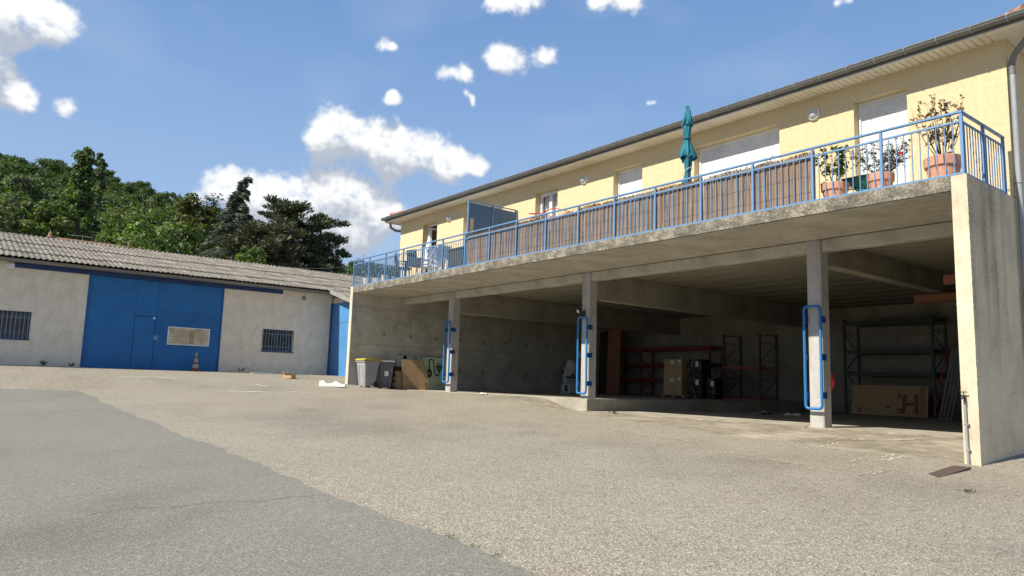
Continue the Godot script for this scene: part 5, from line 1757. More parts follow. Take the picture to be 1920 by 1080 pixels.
	for s in [[1.02, 0.5], [1.09, 0.5]]:
		part(Hb, "painted_line", box_mesh(Vector3(0.025, 0.98, 0.003)), dark, Vector3(s[0], 0.5, -0.066), lean)
	for s in [[0.36, 0.70], [0.36, 0.62], [0.36, 0.22], [0.36, 0.14], [-0.95, 0.2], [-0.95, 0.12], [0.0, 0.28]]:
		part(Hb, "painted_mark", box_mesh(Vector3(0.14, 0.055, 0.003)), dark, Vector3(s[0], s[1], -0.066 + (0.5 - s[1]) * 0.16), lean)
	# perforated strips leaning at the right
	for k in 5:
		var S := thing("metal_strip", ["white perforated metal strip leaning at the right of the near rack, leftmost of four", "second white perforated strip leaning at the right of the near rack", "third white perforated strip leaning at the right of the near rack", "rightmost white perforated strip leaning beside the garage pillar", "red pole leaning before the white perforated strips"][k], "metal strip" if k < 4 else "pole", Vector3(-5.36 + k * 0.085, FLOOR_R, -12.3 - 0.05 * k), 0.0, "strips leaning beside the near rack" if k < 4 else "")
		if k == 4:
			S.position.x = -5.5
			S.position.z = -12.2
		var st := new_st()
		var tip := Vector3(0.38, 2.15, -0.25)
		if k == 4:
			st_tube(st, [Vector3.ZERO, tip], 0.02, 8)
			part(S, "pole", done(st), M.red)
		else:
			for q in 26:
				var a := tip * (q / 26.0)
				st_bar(st, a, a + tip / 26.0 * 0.62, 0.035, 0.012)
			st_bar(st, Vector3(-0.022, 0, 0), tip + Vector3(-0.022, 0, 0), 0.01, 0.012)
			st_bar(st, Vector3(0.022, 0, 0), tip + Vector3(0.022, 0, 0), 0.01, 0.012)
			part(S, "strip", done(st), M.galv)
	# orange hoist beams under the ceiling at the right
	var O := thing("hoist_beam", "orange steel beam fixed under the garage ceiling by the near pillar", "steel beam", Vector3(-2.25, 2.38, -8.0))
	box(O, "flange", Vector3(-1.9, 0.0, -0.08), Vector3(2.08, 0.02, 0.08), M.orange)
	box(O, "web", Vector3(-1.9, 0.021, -0.01), Vector3(2.08, 0.199, 0.01), M.orange)
	box(O, "flange", Vector3(-1.9, 0.2, -0.08), Vector3(2.08, 0.22, 0.08), M.orange)
	box(O, "hanger", Vector3(1.0, 0.221, -0.05), Vector3(1.1, 0.762, 0.05), M.orange)
	var O2 := thing("hoist_beam", "short orange bracket high on the garage wall behind the near pillar", "steel beam", Vector3(-1.2, 2.40, -5.0))
	box(O2, "web", Vector3(-1.05, 0.0, -0.06), Vector3(1.03, 0.21, 0.06), M.orange, 0.01)
	box(O2, "end_plate", Vector3(1.031, -0.06, -0.1), Vector3(1.037, 0.28, 0.1), M.orange)
	# red bag hung behind the nearest column
	var R := thing("red_bag", "red plastic bag hanging behind the nearest column", "bag", Vector3(-3.60, 0.0, -2.54))
	part(R, "bag", cloth_mesh([[-0.06, 0.03, 0.1], [-0.03, 0.08, 0.4], [0.06, 0.12, 0.6], [0.16, 0.16, 0.6], [0.26, 0.165, 0.6], [0.36, 0.14, 0.55], [0.44, 0.07, 0.3], [0.48, 0.02, 0.1]], 9, 33, 1.0), M.red_plastic, Vector3(-0.015, 0.05, 0.0), Basis.from_scale(Vector3(0.72, 0.85, 0.8)))
	part(R, "hook", tube_mesh([Vector3(0, 0.46, 0.0), Vector3(0, 0.55, 0.05), Vector3(0, 0.56, 0.22)], 0.008, 5), M.galv)
	# litter on the low floor
	litter("paper_scrap", "crumpled white paper on the garage floor below the dock", Vector3(-8.3, FLOOR_R, -6.9), 0.10, M.paper, 1)
	litter("paper_scrap", "flat white paper on the garage floor left of the nearest column", Vector3(-7.35, FLOOR_R, -7.5), 0.22, M.paper, 2)
	litter("plastic_scrap", "black plastic scrap on the garage floor below the dock", Vector3(-8.05, FLOOR_R, -7.25), 0.16, M.black, 3)
	litter("paper_scrap", "white paper folded against the foot of the dock", Vector3(-9.3, FLOOR_R, -9.0), 0.14, M.paper, 4)
	litter("paper_scrap", "white scrap on the dock floor behind the middle column", Vector3(-15.5, FLOOR_D, -6.9), 0.2, M.paper, 5)
	litter("foam_scrap", "white foam scrap at the edge of the far bay", Vector3(-14.7, ground_y(-14.7, -1.85) - 0.005, -1.80), 0.2, M.foam, 6)

func litter(called: String, label: String, at: Vector3, size: float, m: Material, seed_: int):
	var r := RandomNumberGenerator.new()
	r.seed = seed_
	var T := thing(called, label, "litter", at, r.randf_range(0, TAU))
	var st := new_st()
	var n := 5
	var h := []
	for i in n + 1:
		var row := []
		for j in n + 1:
			var edge := i == 0 or j == 0 or i == n or j == n
			row.append(Vector3((i / float(n) - 0.5) * size * 2.0 + r.randfn() * size * 0.1, r.randf_range(0.0, 0.3 if edge else 0.75) * size * 0.5 + 0.004, (j / float(n) - 0.5) * size * 1.3 + r.randfn() * size * 0.1))
		h.append(row)
	for i in n:
		for j in n:
			quad(st, h[i][j], h[i][j + 1], h[i + 1][j + 1], h[i + 1][j])
	part(T, "scrap", done(st), m)

func crumpled_box(s: Vector3, seed_: int) -> ArrayMesh:
	var st := new_st()
	var n := FastNoiseLite.new()
	n.seed = seed_
	n.frequency = 3.0
	var faces := [[Vector3(0, 0, 1), Vector3(1, 0, 0), Vector3(0, 1, 0)], [Vector3(1, 0, 0), Vector3(0, 0, -1), Vector3(0, 1, 0)], [Vector3(-1, 0, 0), Vector3(0, 0, 1), Vector3(0, 1, 0)], [Vector3(0, 1, 0), Vector3(1, 0, 0), Vector3(0, 0, -1)], [Vector3(0, 0, -1), Vector3(-1, 0, 0), Vector3(0, 1, 0)]]
	var k := 8
	for f in faces:
		var P := func(i, j):
			var p: Vector3 = f[0] * 0.5 + f[1] * (i / float(k) - 0.5) + f[2] * (j / float(k) - 0.5)
			var q := Vector3(p.x * s.x, p.y * s.y + s.y / 2, p.z * s.z)
			var d := n.get_noise_3dv(q * 2.0) * 0.03
			return Vector3(q.x * (1.0 - 0.04 * q.y / s.y) + d, max(0.0, q.y), q.z + d * 0.7)
		for i in k:
			for j in k:
				quad(st, P.call(i, j), P.call(i + 1, j), P.call(i + 1, j + 1), P.call(i, j + 1))
	return done(st)

func carton(label: String, at: Vector3, s: Vector3, turn: float):
	var C := thing("carton", label, "carton", at, turn, "brown cartons on the dock")
	part(C, "box", box_mesh(s, 0.008), M.card, Vector3(0, s.y / 2, 0))
	part(C, "shipping_label", box_mesh(Vector3(0.19, 0.14, 0.003)), M.paper, Vector3(-0.02, s.y * 0.8, s.z / 2 + 0.002))
	part(C, "label_print", box_mesh(Vector3(0.10, 0.03, 0.002)), M.print_black, Vector3(-0.02, s.y * 0.8, s.z / 2 + 0.0048))
	part(C, "shipping_label", box_mesh(Vector3(0.15, 0.10, 0.003)), M.paper, Vector3(s.x * 0.36, s.y * 0.88, s.z / 2 + 0.002))
	part(C, "packing_tape", box_mesh(Vector3(s.x, 0.003, 0.06)), M.card_pale, Vector3(0, s.y + 0.0015, 0))

func rack_frame(T: Node3D, x: float, z0: float, z1: float, h: float, m: Material):
	for z in [z0, z1]:
		box(T, "upright", Vector3(x - 0.04, 0, z - 0.03), Vector3(x + 0.04, h, z + 0.03), m, 0.004)
	var put := func(a, b, w):
		bar(T, "brace", a, b, w, w, m)
	put.call(Vector3(x, 0.12, z0), Vector3(x, 0.12, z1), 0.03)
	put.call(Vector3(x, h - 0.06, z0), Vector3(x, h - 0.06, z1), 0.03)
	var y := 0.12
	var flip := false
	while y < h - 0.75:
		put.call(Vector3(x, y, z1 if flip else z0), Vector3(x, y + 0.66, z0 if flip else z1), 0.025)
		y += 0.66
		flip = not flip
		put.call(Vector3(x, y + 0.02, z0), Vector3(x, y + 0.02, z1), 0.02)

func build_racks():
	# near rack: dark green, three levels
	var A := thing("pallet_rack", "dark green pallet rack with three levels at the back of the near bay", "pallet rack", Vector3(-7.2, FLOOR_R, -13.5))
	rack_frame(A, -1.45, 0.5, -0.5, 3.27, M.rack_green)
	rack_frame(A, 1.45, 0.5, -0.5, 3.27, M.rack_green)
	for y in [3.05, 2.06, 1.30]:
		for z in [0.5, -0.5]:
			box(A, "beam", Vector3(-1.408, y, z - 0.025), Vector3(1.408, y + 0.12, z + 0.025), M.rack_green, 0.004)
		box(A, "shelf", Vector3(-1.4, y + 0.121, -0.47), Vector3(1.4, y + 0.135, 0.47), M.char)
	litter("paper_scrap", "white papers on the middle shelf of the dark green rack", Vector3(-7.5, FLOOR_R + 1.44, -13.1), 0.14, M.paper, 8)
	litter("paper_scrap", "white papers on the top shelf of the dark green rack", Vector3(-7.6, FLOOR_R + 3.19, -13.1), 0.12, M.paper, 9)
	# far rack on the dock: long red beams
	var B := thing("pallet_rack", "long pallet rack with red beams along the back wall of the dock", "pallet rack", Vector3(-17.2, FLOOR_D, -13.75))
	for x in [-2.9, -1.2, 2.6]:
		rack_frame(B, x, 0.4, -0.4, 2.15, M.rack_red)
	for y in [2.02, 1.30, 0.66]:
		for z in [0.4, -0.4]:
			box(B, "beam", Vector3(-2.858, y, z - 0.025), Vector3(-1.242, y + 0.12, z + 0.025), M.rack_red, 0.004)
			box(B, "beam", Vector3(-1.158, y, z - 0.025), Vector3(2.558, y + 0.12, z + 0.025), M.rack_red, 0.004)
		box(B, "shelf", Vector3(-1.15, y + 0.121, -0.37), Vector3(2.55, y + 0.14, 0.37), M.char)
	# two bare frames joined by red beams
	var C := thing("pallet_rack", "bare open rack of two tall frames joined by red beams on the dock", "pallet rack", Vector3(-11.95, FLOOR_D, -12.1))
	rack_frame(C, -0.68, 0.55, -0.55, 2.48, M.rack_post)
	rack_frame(C, 0.78, 0.4, -0.7, 2.48, M.rack_post)
	for y in [1.20, 0.03]:
		bar(C, "beam", Vector3(-0.64, y, 0.55), Vector3(0.74, y, 0.4), 0.04, 0.1, M.rack_red)
		bar(C, "beam", Vector3(-0.64, y, -0.55), Vector3(0.74, y, -0.7), 0.04, 0.1, M.rack_red)

# ---------------------------------------------------------------- yard
func wheelie_bin(label: String, at: Vector3, turn: float, body: Material, lid: Material, tagged: bool):
	var B := thing("wheelie_bin", label, "wheelie bin", at, turn, "wheelie bins by the far wing wall")
	var st := new_st()
	var lo := [Vector3(-0.21, 0.05, 0.24), Vector3(0.21, 0.05, 0.24), Vector3(0.21, 0.05, -0.2), Vector3(-0.21, 0.05, -0.2)]
	var hi := [Vector3(-0.28, 0.94, 0.34), Vector3(0.28, 0.94, 0.34), Vector3(0.28, 0.94, -0.33), Vector3(-0.28, 0.94, -0.33)]
	# corners cut so that the body is not a plain taper
	var ring := func(c: Array, k: float):
		var out := []
		for i in 4:
			var p: Vector3 = c[i]
			var prev: Vector3 = c[(i + 3) % 4]
			var nxt: Vector3 = c[(i + 1) % 4]
			out.append(p + (prev - p).normalized() * k)
			out.append(p + (nxt - p).normalized() * k)
		return out
	var A: Array = ring.call(lo, 0.03)
	var C: Array = ring.call(hi, 0.03)
	for i in 8:
		quad(st, A[i], A[(i + 1) % 8], C[(i + 1) % 8], C[i])
	for i in range(1, 7):
		tri(st, A[0], A[i + 1], A[i])
	# ribs on the front and sides
	for x in [-0.12, 0.12]:
		st_bar(st, Vector3(x * 0.8, 0.1, 0.252), Vector3(x, 0.8, 0.330), 0.03, 0.012)
	part(B, "body", done(st), body)
	box(B, "rim", Vector3(-0.305, 0.90, -0.35), Vector3(0.305, 0.96, 0.365), body, 0.015)
	part(B, "lid", prism_mesh([Vector2(-0.36, 0.0), Vector2(0.385, 0.0), Vector2(0.39, 0.03), Vector2(0.30, 0.075), Vector2(-0.1, 0.10), Vector2(-0.36, 0.07)], 0.6), lid, Vector3(0.30, 0.965, 0.0), Basis(Vector3.UP, -PI / 2))
	part(B, "handle", tube_mesh([Vector3(-0.24, 0.94, -0.36), Vector3(-0.24, 0.97, -0.44), Vector3(0.24, 0.97, -0.44), Vector3(0.24, 0.94, -0.36)], 0.016, 8), body)
	for s in [-1.0, 1.0]:
		part(B, "wheel", lathe([Vector2(0.0, -0.025), Vector2(0.1, -0.025), Vector2(0.105, -0.015), Vector2(0.105, 0.015), Vector2(0.1, 0.025), Vector2(0.0, 0.025)], 20), M.rubber, Vector3(0.24 * s, 0.105, -0.22), Basis(Vector3.BACK, PI / 2))
	part(B, "axle", tube_mesh([Vector3(-0.25, 0.105, -0.22), Vector3(0.25, 0.105, -0.22)], 0.012, 6), M.steel)
	for s in [-0.15, 0.15]:
		box(B, "foot", Vector3(s - 0.05, 0.0, 0.16), Vector3(s + 0.05, 0.055, 0.23), body, 0.005)
	if tagged:
		part(B, "sticker", box_mesh(Vector3(0.15, 0.18, 0.003)), M.paper, Vector3(0.02, 0.56, 0.303), Basis(Vector3.RIGHT, 0.11))

func traffic_cone(label: String, at: Vector3, turn: float, lean := 0.0):
	var C := thing("traffic_cone", label, "traffic cone", at, turn, "dirty traffic cones")
	C.rotation.z = lean
	box(C, "base", Vector3(-0.19, 0.0, -0.19), Vector3(0.19, 0.035, 0.19), M.rubber, 0.008)
	var r := func(y): return lerpf(0.135, 0.03, (y - 0.035) / 0.66)
	var y := [0.035, 0.13, 0.26, 0.35, 0.48, 0.56, 0.695]
	for k in 6:
		part(C, "band", lathe([Vector2(r.call(y[k]), y[k]), Vector2(r.call(y[k + 1]), y[k + 1])], 20), M.cone_white if k % 2 == 1 else M.cone_orange)
	part(C, "tip", lathe([Vector2(0.03, 0.695), Vector2(0.026, 0.71), Vector2(0.0, 0.712)], 20), M.cone_orange)

func build_yard_things():
	var g := func(x, z): return Vector3(x, ground_y(x, z), z)
	wheelie_bin("light grey wheelie bin with a yellow lid by the far wing wall", g.call(-20.22, -0.52), 0.12, M.bin_grey, M.bin_lid, false)
	wheelie_bin("dark grey wheelie bin with a white sticker beside the yellow-lidded one", g.call(-20.28, -1.28), 1.15, M.bin_dark, M.bin_dark, true)
	traffic_cone("traffic cone with grimy white bands before the blue workshop doors", g.call(-24.9, 4.28), 0.3)
	traffic_cone("half-hidden grimy traffic cone between the bins and the leaning boards", g.call(-20.42, -1.78), 0.1)
	build_sign()
	# sheets leaning on the far wing wall in front of the sign
	lean_sheet("dark_board", "dark brown board leaning behind the cardboard sheets", "board", Vector3(-20.42, ground_y(-20.42, -1.85), -1.95), 0.75, 0.88, 0.025, M.dark_wood, 0.16)
	lean_sheet("cardboard_sheet", "narrow pale cardboard sheet left of the largest one", "cardboard sheet", Vector3(-20.26, -0.40, -2.02), 0.5, 0.72, 0.008, M.card, 0.15)
	lean_sheet("cardboard_sheet", "largest brown cardboard sheet leaning on the green sign", "cardboard sheet", Vector3(-20.12, -0.395, -2.48), 0.98, 1.18, 0.008, M.card, 0.21)
	lean_sheet("cardboard_sheet", "rounded cardboard piece right of the largest sheet", "cardboard sheet", Vector3(-20.22, -0.395, -3.05), 0.30, 0.82, 0.008, M.card_pale, 0.22)
	# tap on its standpipe at the near pillar
	var S := thing("standpipe", "grey standpipe with a brass tap on the near pillar's cream edge", "tap", Vector3(-0.10, -1.02, 0.045))
	part(S, "pipe", tube_mesh([Vector3(0, 0.0, 0), Vector3(-0.012, 0.95, 0)], 0.019, 10), M.zinc)
	part(S, "tap_body", tube_mesh([Vector3(-0.012, 0.95, 0), Vector3(-0.012, 1.03, 0), Vector3(-0.012, 1.035, 0.07), Vector3(-0.012, 0.99, 0.095)], 0.016, 8), M.char)
	part(S, "tap_handle", tube_mesh([Vector3(-0.06, 1.09, 0.03), Vector3(0.036, 1.09, 0.03)], 0.009, 6), M.char)
	part(S, "spindle", tube_mesh([Vector3(-0.012, 1.03, 0.03), Vector3(-0.012, 1.1, 0.03)], 0.008, 6), M.char)
	for y in [0.25, 0.62]:
		box(S, "clip", Vector3(-0.03, y - 0.01, -0.03), Vector3(0.034, y + 0.01, 0.022), M.zinc, 0.003)
	# rusty channel cover
	var D := thing("drain_cover", "rusty steel channel cover in the ground before the near pillar", "drain cover", g.call(-0.03, 1.22))
	var tilt := Basis(Vector3.RIGHT, 0.039 + 0.03) * Basis(Vector3.UP, 0.03)
	part(D, "plate", box_mesh(Vector3(0.23, 0.02, 1.66), 0.003), M.rust, Vector3(0, -0.003, 0), tilt)
	for k in 3:
		part(D, "joint_bar", box_mesh(Vector3(0.235, 0.006, 0.02), 0.001), M.char, tilt * Vector3(0, 0.007, -0.55 + k * 0.55), tilt)
	# litter in the yard
	var F := thing("foam_block", "broken white foam packing on the ground left of the far wing wall", "foam packing", g.call(-20.2, 0.95), 0.9)
	part(F, "block", prism_mesh([Vector2(-0.36, 0), Vector2(0.38, 0), Vector2(0.40, 0.1), Vector2(0.2, 0.2), Vector2(0.08, 0.12), Vector2(-0.1, 0.11), Vector2(-0.2, 0.22), Vector2(-0.36, 0.2)], 0.22), M.foam, Vector3(0, 0.0, -0.11))
	part(F, "crumb", crumpled_box(Vector3(0.16, 0.1, 0.14), 3), M.foam, Vector3(0.5, 0.0, 0.12))
	var K := thing("small_carton", "small open brown carton on the ground before the barred window", "carton", g.call(-22.6, 1.5), 0.5)
	box(K, "box", Vector3(-0.19, 0.0, -0.13), Vector3(0.19, 0.17, 0.13), M.card, 0.004)
	part(K, "flap", box_mesh(Vector3(0.36, 0.004, 0.13)), M.card_pale, Vector3(0, 0.20, 0.18), Basis(Vector3.RIGHT, -0.5))
	part(K, "flap", box_mesh(Vector3(0.12, 0.004, 0.24)), M.card_pale, Vector3(-0.24, 0.19, 0.0), Basis(Vector3.BACK, -0.4))
	for p in [[-24.4, 1.9, 0.9, 0.12, "white plank lying along the foot of the workshop wall, left of the carton"], [-24.2, 0.6, 0.8, 0.1, "grey plank lying along the foot of the workshop wall, right of the carton"]]:
		var at: Vector3 = g.call(p[0], p[1])
		var L := thing("plank", p[4], "plank", at + Vector3(0, 0.02, 0), 0.12)
		part(L, "board", box_mesh(Vector3(p[3], 0.035, p[2]), 0.003), M.foam if p[2] > 0.85 else M.planter)
		part(L, "end_grain", box_mesh(Vector3(p[3] - 0.01, 0.03, 0.006)), M.card_pale, Vector3(0, 0, p[2] / 2 + 0.003))
	# chalky scrape marks on the asphalt (thin lime residue)
	var marks := [[Vector2(-19.5, 4.7), Vector2(-19.2, 4.2), Vector2(-19.3, 3.75)], [Vector2(-19.15, 4.35), Vector2(-19.2, 3.85), Vector2(-18.95, 3.5)], [Vector2(-19.0, 3.0), Vector2(-18.95, 2.6)], [Vector2(-22.2, 7.4), Vector2(-22.35, 6.3), Vector2(-22.2, 5.6)], [Vector2(-20.9, 3.4), Vector2(-20.3, 3.1)]]
	for mk in marks:
		var st := new_st()
		for i in mk.size() - 1:
			ribbon(st, mk[i], mk[i + 1], 0.03 + 0.015 * i, 0.006, 31 + i)
		var o := part(self, "lime_mark", done(st), M.chalk)
		tag(o, ["longest white scrape on the asphalt before the right-hand barred window", "white scrape just right of the longest one on the asphalt", "short white scrape nearest the far wing wall", "pale scrape on the asphalt before the blue doors", "short white scrape between the traffic cone and the foam packing"][marks.find(mk)], "ground mark", "lime scrapes on the yard")
	# pale dust dragged out of the garage by tyres: broken thin streaks
	var drags := [[Vector2(-2.36, 1.04), Vector2(-2.29, -0.72)], [Vector2(-1.14, 2.05), Vector2(-1.23, -0.22)], [Vector2(-0.6, 2.44), Vector2(-0.69, 0.86)], [Vector2(-5.65, 0.13), Vector2(-4.09, -0.35)], [Vector2(-10.9, -0.6), Vector2(-8.5, -1.1)], [Vector2(-2.46, -0.4), Vector2(-0.95, -1.7)], [Vector2(-3.14, 2.09), Vector2(-1.06, 2.14)], [Vector2(-6.7, 1.35), Vector2(-3.9, 1.5)]]
	var dr := RandomNumberGenerator.new()
	dr.seed = 5
	var std := new_st()
	for d in drags:
		for k in 9:
			var t := dr.randf_range(0.0, 0.8)
			var off := Vector2(dr.randfn() * 0.13, dr.randfn() * 0.1)
			var a: Vector2 = d[0].lerp(d[1], t) + off
			var b: Vector2 = d[0].lerp(d[1], t + dr.randf_range(0.08, 0.3)) + off
			ribbon(std, a, b, dr.randf_range(0.008, 0.028), 0.006, k + 300)
	tag(part(self, "dust_streaks", done(std), M.dust), "pale broken dust streaks on the ground before the garage", "dust", "", "stuff")
	# crack in the grey asphalt and grass in its joint
	var stc := new_st()
	var cr := [Vector2(-3.13, 8.62), Vector2(-3.25, 9.0), Vector2(-3.2, 9.3), Vector2(-3.42, 9.7), Vector2(-3.4, 10.1), Vector2(-3.55, 10.45), Vector2(-3.5, 10.8)]
	for i in cr.size() - 1:
		ribbon(stc, cr[i], cr[i + 1], 0.006, 0.0045, 60 + i)
	tag(part(self, "asphalt_crack", done(stc), M.char), "thin dark crack across the grey asphalt patch", "crack")
	var r := RandomNumberGenerator.new()
	r.seed = 91
	for t in [[-1.25, 8.54, 0.04, 12, "dry grass tuft in the asphalt joint, third from the bottom edge"], [-0.95, 8.53, 0.05, 14, "dry grass tuft in the asphalt joint, second from the bottom edge"], [-0.62, 8.53, 0.05, 16, "dry grass tuft in the asphalt joint near the bottom of the photo"], [-0.3, 8.54, 0.05, 12, "lowest grass tuft in the asphalt joint"], [0.74, 2.39, 0.07, 40, "small green weed in the ground before the near pillar"], [-9.05, -1.85, 0.13, 30, "weed growing in the joint at the garage floor's edge"], [-25.55, 8.25, 0.22, 24, "tall weed at the workshop wall left of the blue doors"], [-25.5, 9.1, 0.25, 24, "leafy weed by the workshop wall under the left window"], [-25.55, 2.4, 0.3, 14, "dry weed at the workshop wall right of the blue doors"]]:
		var G := thing("weed", t[4], "weed", g.call(t[0], t[1]))
		var items := []
		for k in t[3]:
			var a := r.randf_range(0, TAU)
			var l: float = t[2] * r.randf_range(0.5, 1.0)
			var dir := Vector3(cos(a) * 0.6, 1.0, sin(a) * 0.6).normalized()
			var p := Vector3(r.randfn() * t[2] * 0.5, 0, r.randfn() * 0.02)
			items.append([p + dir * l * 0.5, dir * l * 0.5, dir.cross(rand_unit(r)).normalized() * l * 0.08, Color(0.07, 0.10, 0.03) if r.randf() < 0.6 else Color(0.16, 0.13, 0.06)])
		part(G, "blades", leaf_mesh(items), M.leaf).set_meta("kind", "stuff")
	# overhead cable from the workshop ridge to the house
	var pts := []
	for k in 13:
		var t := k / 12.0
		pts.append(Vector3(-31.8, 5.50, -1.76).lerp(Vector3(-21.0, 4.90, -2.1), t) + Vector3(0, -0.25 * sin(PI * t), 0))
	var cb := thing("overhead_cable", "thin dark cable slung from the workshop roof to the house", "cable")
	part(cb, "wire", tube_mesh(pts, 0.012, 5), M.cable)
	part(cb, "anchor", box_mesh(Vector3(0.06, 0.1, 0.06), 0.006), M.char, Vector3(-20.99, 4.9, -2.1))

func ribbon(st: SurfaceTool, a: Vector2, b: Vector2, w: float, lift: float, seed_: int):
	var r := RandomNumberGenerator.new()
	r.seed = seed_
	var n := 8
	var d := (b - a).normalized()
	var s := Vector2(-d.y, d.x)
	var prev := []
	for i in n + 1:
		var c := a.lerp(b, float(i) / n) + s * r.randfn() * w * 0.8
		var k := w * r.randf_range(0.25, 1.0)
		var p := c - s * k
		var q := c + s * k
		var P := Vector3(p.x, ground_y(p.x, p.y) + lift, p.y)
		var Q := Vector3(q.x, ground_y(q.x, q.y) + lift, q.y)
		if i > 0:
			quad(st, prev[0], prev[1], Q, P)
		prev = [P, Q]

func lean_sheet(called: String, label: String, cat: String, at: Vector3, w: float, h: float, t: float, m: Material, lean: float):
	# faces +x, leans back towards -x
	var T := thing(called, label, cat, at, 0.0, "sheets leaning on the far wing wall" if called == "cardboard_sheet" else "")
	T.rotation.z = lean
	var st := new_st()
	var r := RandomNumberGenerator.new()
	r.seed = int(w * 100)
	var poly := PackedVector2Array([Vector2(-w / 2, 0), Vector2(w / 2, 0), Vector2(w / 2 + r.randf_range(-0.01, 0.01), h * 0.5), Vector2(w / 2, h - 0.03), Vector2(w / 2 - 0.03, h), Vector2(-w / 2 + 0.03, h + 0.01), Vector2(-w / 2, h - 0.03)])
	if w < 0.35:
		poly = PackedVector2Array([Vector2(-w / 2, 0), Vector2(w / 2, 0), Vector2(w / 2 - 0.02, h * 0.85), Vector2(w / 4, h * 0.97), Vector2(0, h), Vector2(-w / 4, h * 0.97), Vector2(-w / 2, h * 0.85)])
	st_prism(st, poly, t, Transform3D(Basis(Vector3(0, 0, -1), Vector3.UP, Vector3.RIGHT), Vector3.ZERO))
	part(T, "sheet", done(st), m)
	part(T, "edge_fold", box_mesh(Vector3(0.004, h * 0.9, 0.012)), M.card_pale if called == "cardboard_sheet" else m, Vector3(t + 0.002, h * 0.47, w / 2 - 0.02))

func build_sign():
	# sign board turned on its side, leaning on the wall: text runs downwards
	var S := thing("sign_board", "pale green sign board with a plug and leaf emblem, standing on its side", "sign board", Vector3(-20.50, -0.385, -1.95))
	S.rotation.z = 0.085
	# local frame: x out of the wall, y up, -z along the wall
	box(S, "board", Vector3(-0.02, 0.0, -2.35), Vector3(0.0, 1.29, 0.0), M.sign_green, 0.003)
	var face := Basis(Vector3(0, 0, -1), Vector3.UP, Vector3.RIGHT)  # plan: right along the wall, up, out
	var put := func(called, poly_list, m, out):
		var st := new_st()
		for p in poly_list:
			st_prism(st, p, 0.003, Transform3D(face, Vector3(out, 0, 0)))
		part(S, called, done(st), m)
	var q := func(px, py): return Vector2((px - 40.0) / 374.0, (1000.0 - py) / 442.0)
	var poly := func(a):
		var o := PackedVector2Array()
		for p in a:
			o.append(q.call(p[0], p[1]))
		return o
	put.call("black_square", [poly.call([[130, 425], [190, 425], [190, 487], [130, 487]])], M.print_black, 0.001)
	# lettering, rotated to read downwards
	var font := SystemFont.new()
	font.font_names = PackedStringArray(["Droid Sans"])
	for t in [["El", 300.0, 432.0], ["ctro", 416.0, 436.0]]:
		var tm := TextMesh.new()
		tm.text = t[0]
		tm.font = font
		tm.font_size = 64
		tm.pixel_size = 0.0033
		tm.depth = 0.003
		tm.horizontal_alignment = HORIZONTAL_ALIGNMENT_LEFT
		tm.vertical_alignment = VERTICAL_ALIGNMENT_BOTTOM
		var o: Vector2 = q.call(t[1], t[2])
		part(S, "lettering", tm, M.print_black, Vector3(0.003, o.y, -o.x + 0.055), Basis(Vector3(0, -1, 0), Vector3(0, 0, -1), Vector3(1, 0, 0)))
	# flex from leaf to plug
	var path := PackedVector2Array()
	for p in [[575, 660], [573, 540], [578, 490], [600, 463], [632, 470], [650, 500], [655, 560], [662, 680], [680, 730], [710, 748], [738, 730], [750, 690], [752, 665]]:
		path.append(q.call(p[0], p[1]))
	put.call("cable_emblem", Geometry2D.offset_polyline(path, 0.026, Geometry2D.JOIN_ROUND, Geometry2D.END_ROUND), M.print_black, 0.001)
	put.call("leaf_emblem", [poly.call([[575, 625], [605, 650], [624, 690], [620, 730], [600, 765], [577, 795], [552, 765], [530, 730], [528, 690], [546, 650]])], M.print_black, 0.005)
	var veins := []
	for v in [[[575, 660], [577, 770]], [[576, 700], [600, 680]], [[576, 700], [552, 680]], [[577, 735], [602, 712]], [[577, 735], [551, 712]]]:
		var pl := PackedVector2Array([q.call(v[0][0], v[0][1]), q.call(v[1][0], v[1][1])])
		veins.append_array(Geometry2D.offset_polyline(pl, 0.008))
	put.call("leaf_veins", [veins[1], veins[2], veins[3], veins[4]], M.sign_green, 0.009)
	put.call("plug_emblem", [poly.call([[688, 568], [798, 568], [795, 620], [778, 655], [750, 675], [718, 660], [697, 625]])], M.print_black, 0.005)
	put.call("plug_centre", [poly.call([[712, 590], [778, 590], [774, 618], [762, 640], [745, 648], [724, 638], [714, 615]])], M.print_green, 0.009)
	put.call("plug_pins", [poly.call([[708, 518], [724, 518], [724, 566], [708, 566]]), poly.call([[750, 518], [767, 518], [767, 566], [750, 566]])], M.print_black, 0.005)

# ---------------------------------------------------------------- hill, trees, neighbours
func hill_y(x: float, z: float) -> float:
	var up := clampf((-x - 62.0) / 176.0, 0.0, 1.0)
	var side := lerpf(0.36, 1.0, sstep(-75.0, -22.0, z))
	return -1.5 + 50.5 * up * side + clampf((-x - 238.0) / 120.0, 0.0, 1.0) * 4.0 * side

func build_landscape():
	var st := SurfaceTool.new()
	st.begin(Mesh.PRIMITIVE_TRIANGLES)
	st.set_smooth_group(1)
	var n := FastNoiseLite.new()
	n.seed = 6
	n.frequency = 0.03
	var P := func(i, j):
		var x: float = -48.0 - i * 9.0
		var z: float = -200.0 + j * 10.0
		return Vector3(x, hill_y(x, z) + 1.2 * n.get_noise_2d(x, z) * sstep(50.0, 70.0, -x), z)
	for i in 34:
		for j in 40:
			quad(st, P.call(i, j), P.call(i, j + 1), P.call(i + 1, j + 1), P.call(i + 1, j))
	tag(part(self, "hill", done(st), M.forest_floor), "wooded hill rising behind the workshop", "", "", "structure")
	build_neighbour()
	build_trees()

func polar(az: float, d: float) -> Vector3:
	# azimuth from -x towards -z, seen from the yard
	return Vector3(4.3 - d * cos(deg_to_rad(az)), 0.0, 12.07 - d * sin(deg_to_rad(az)))

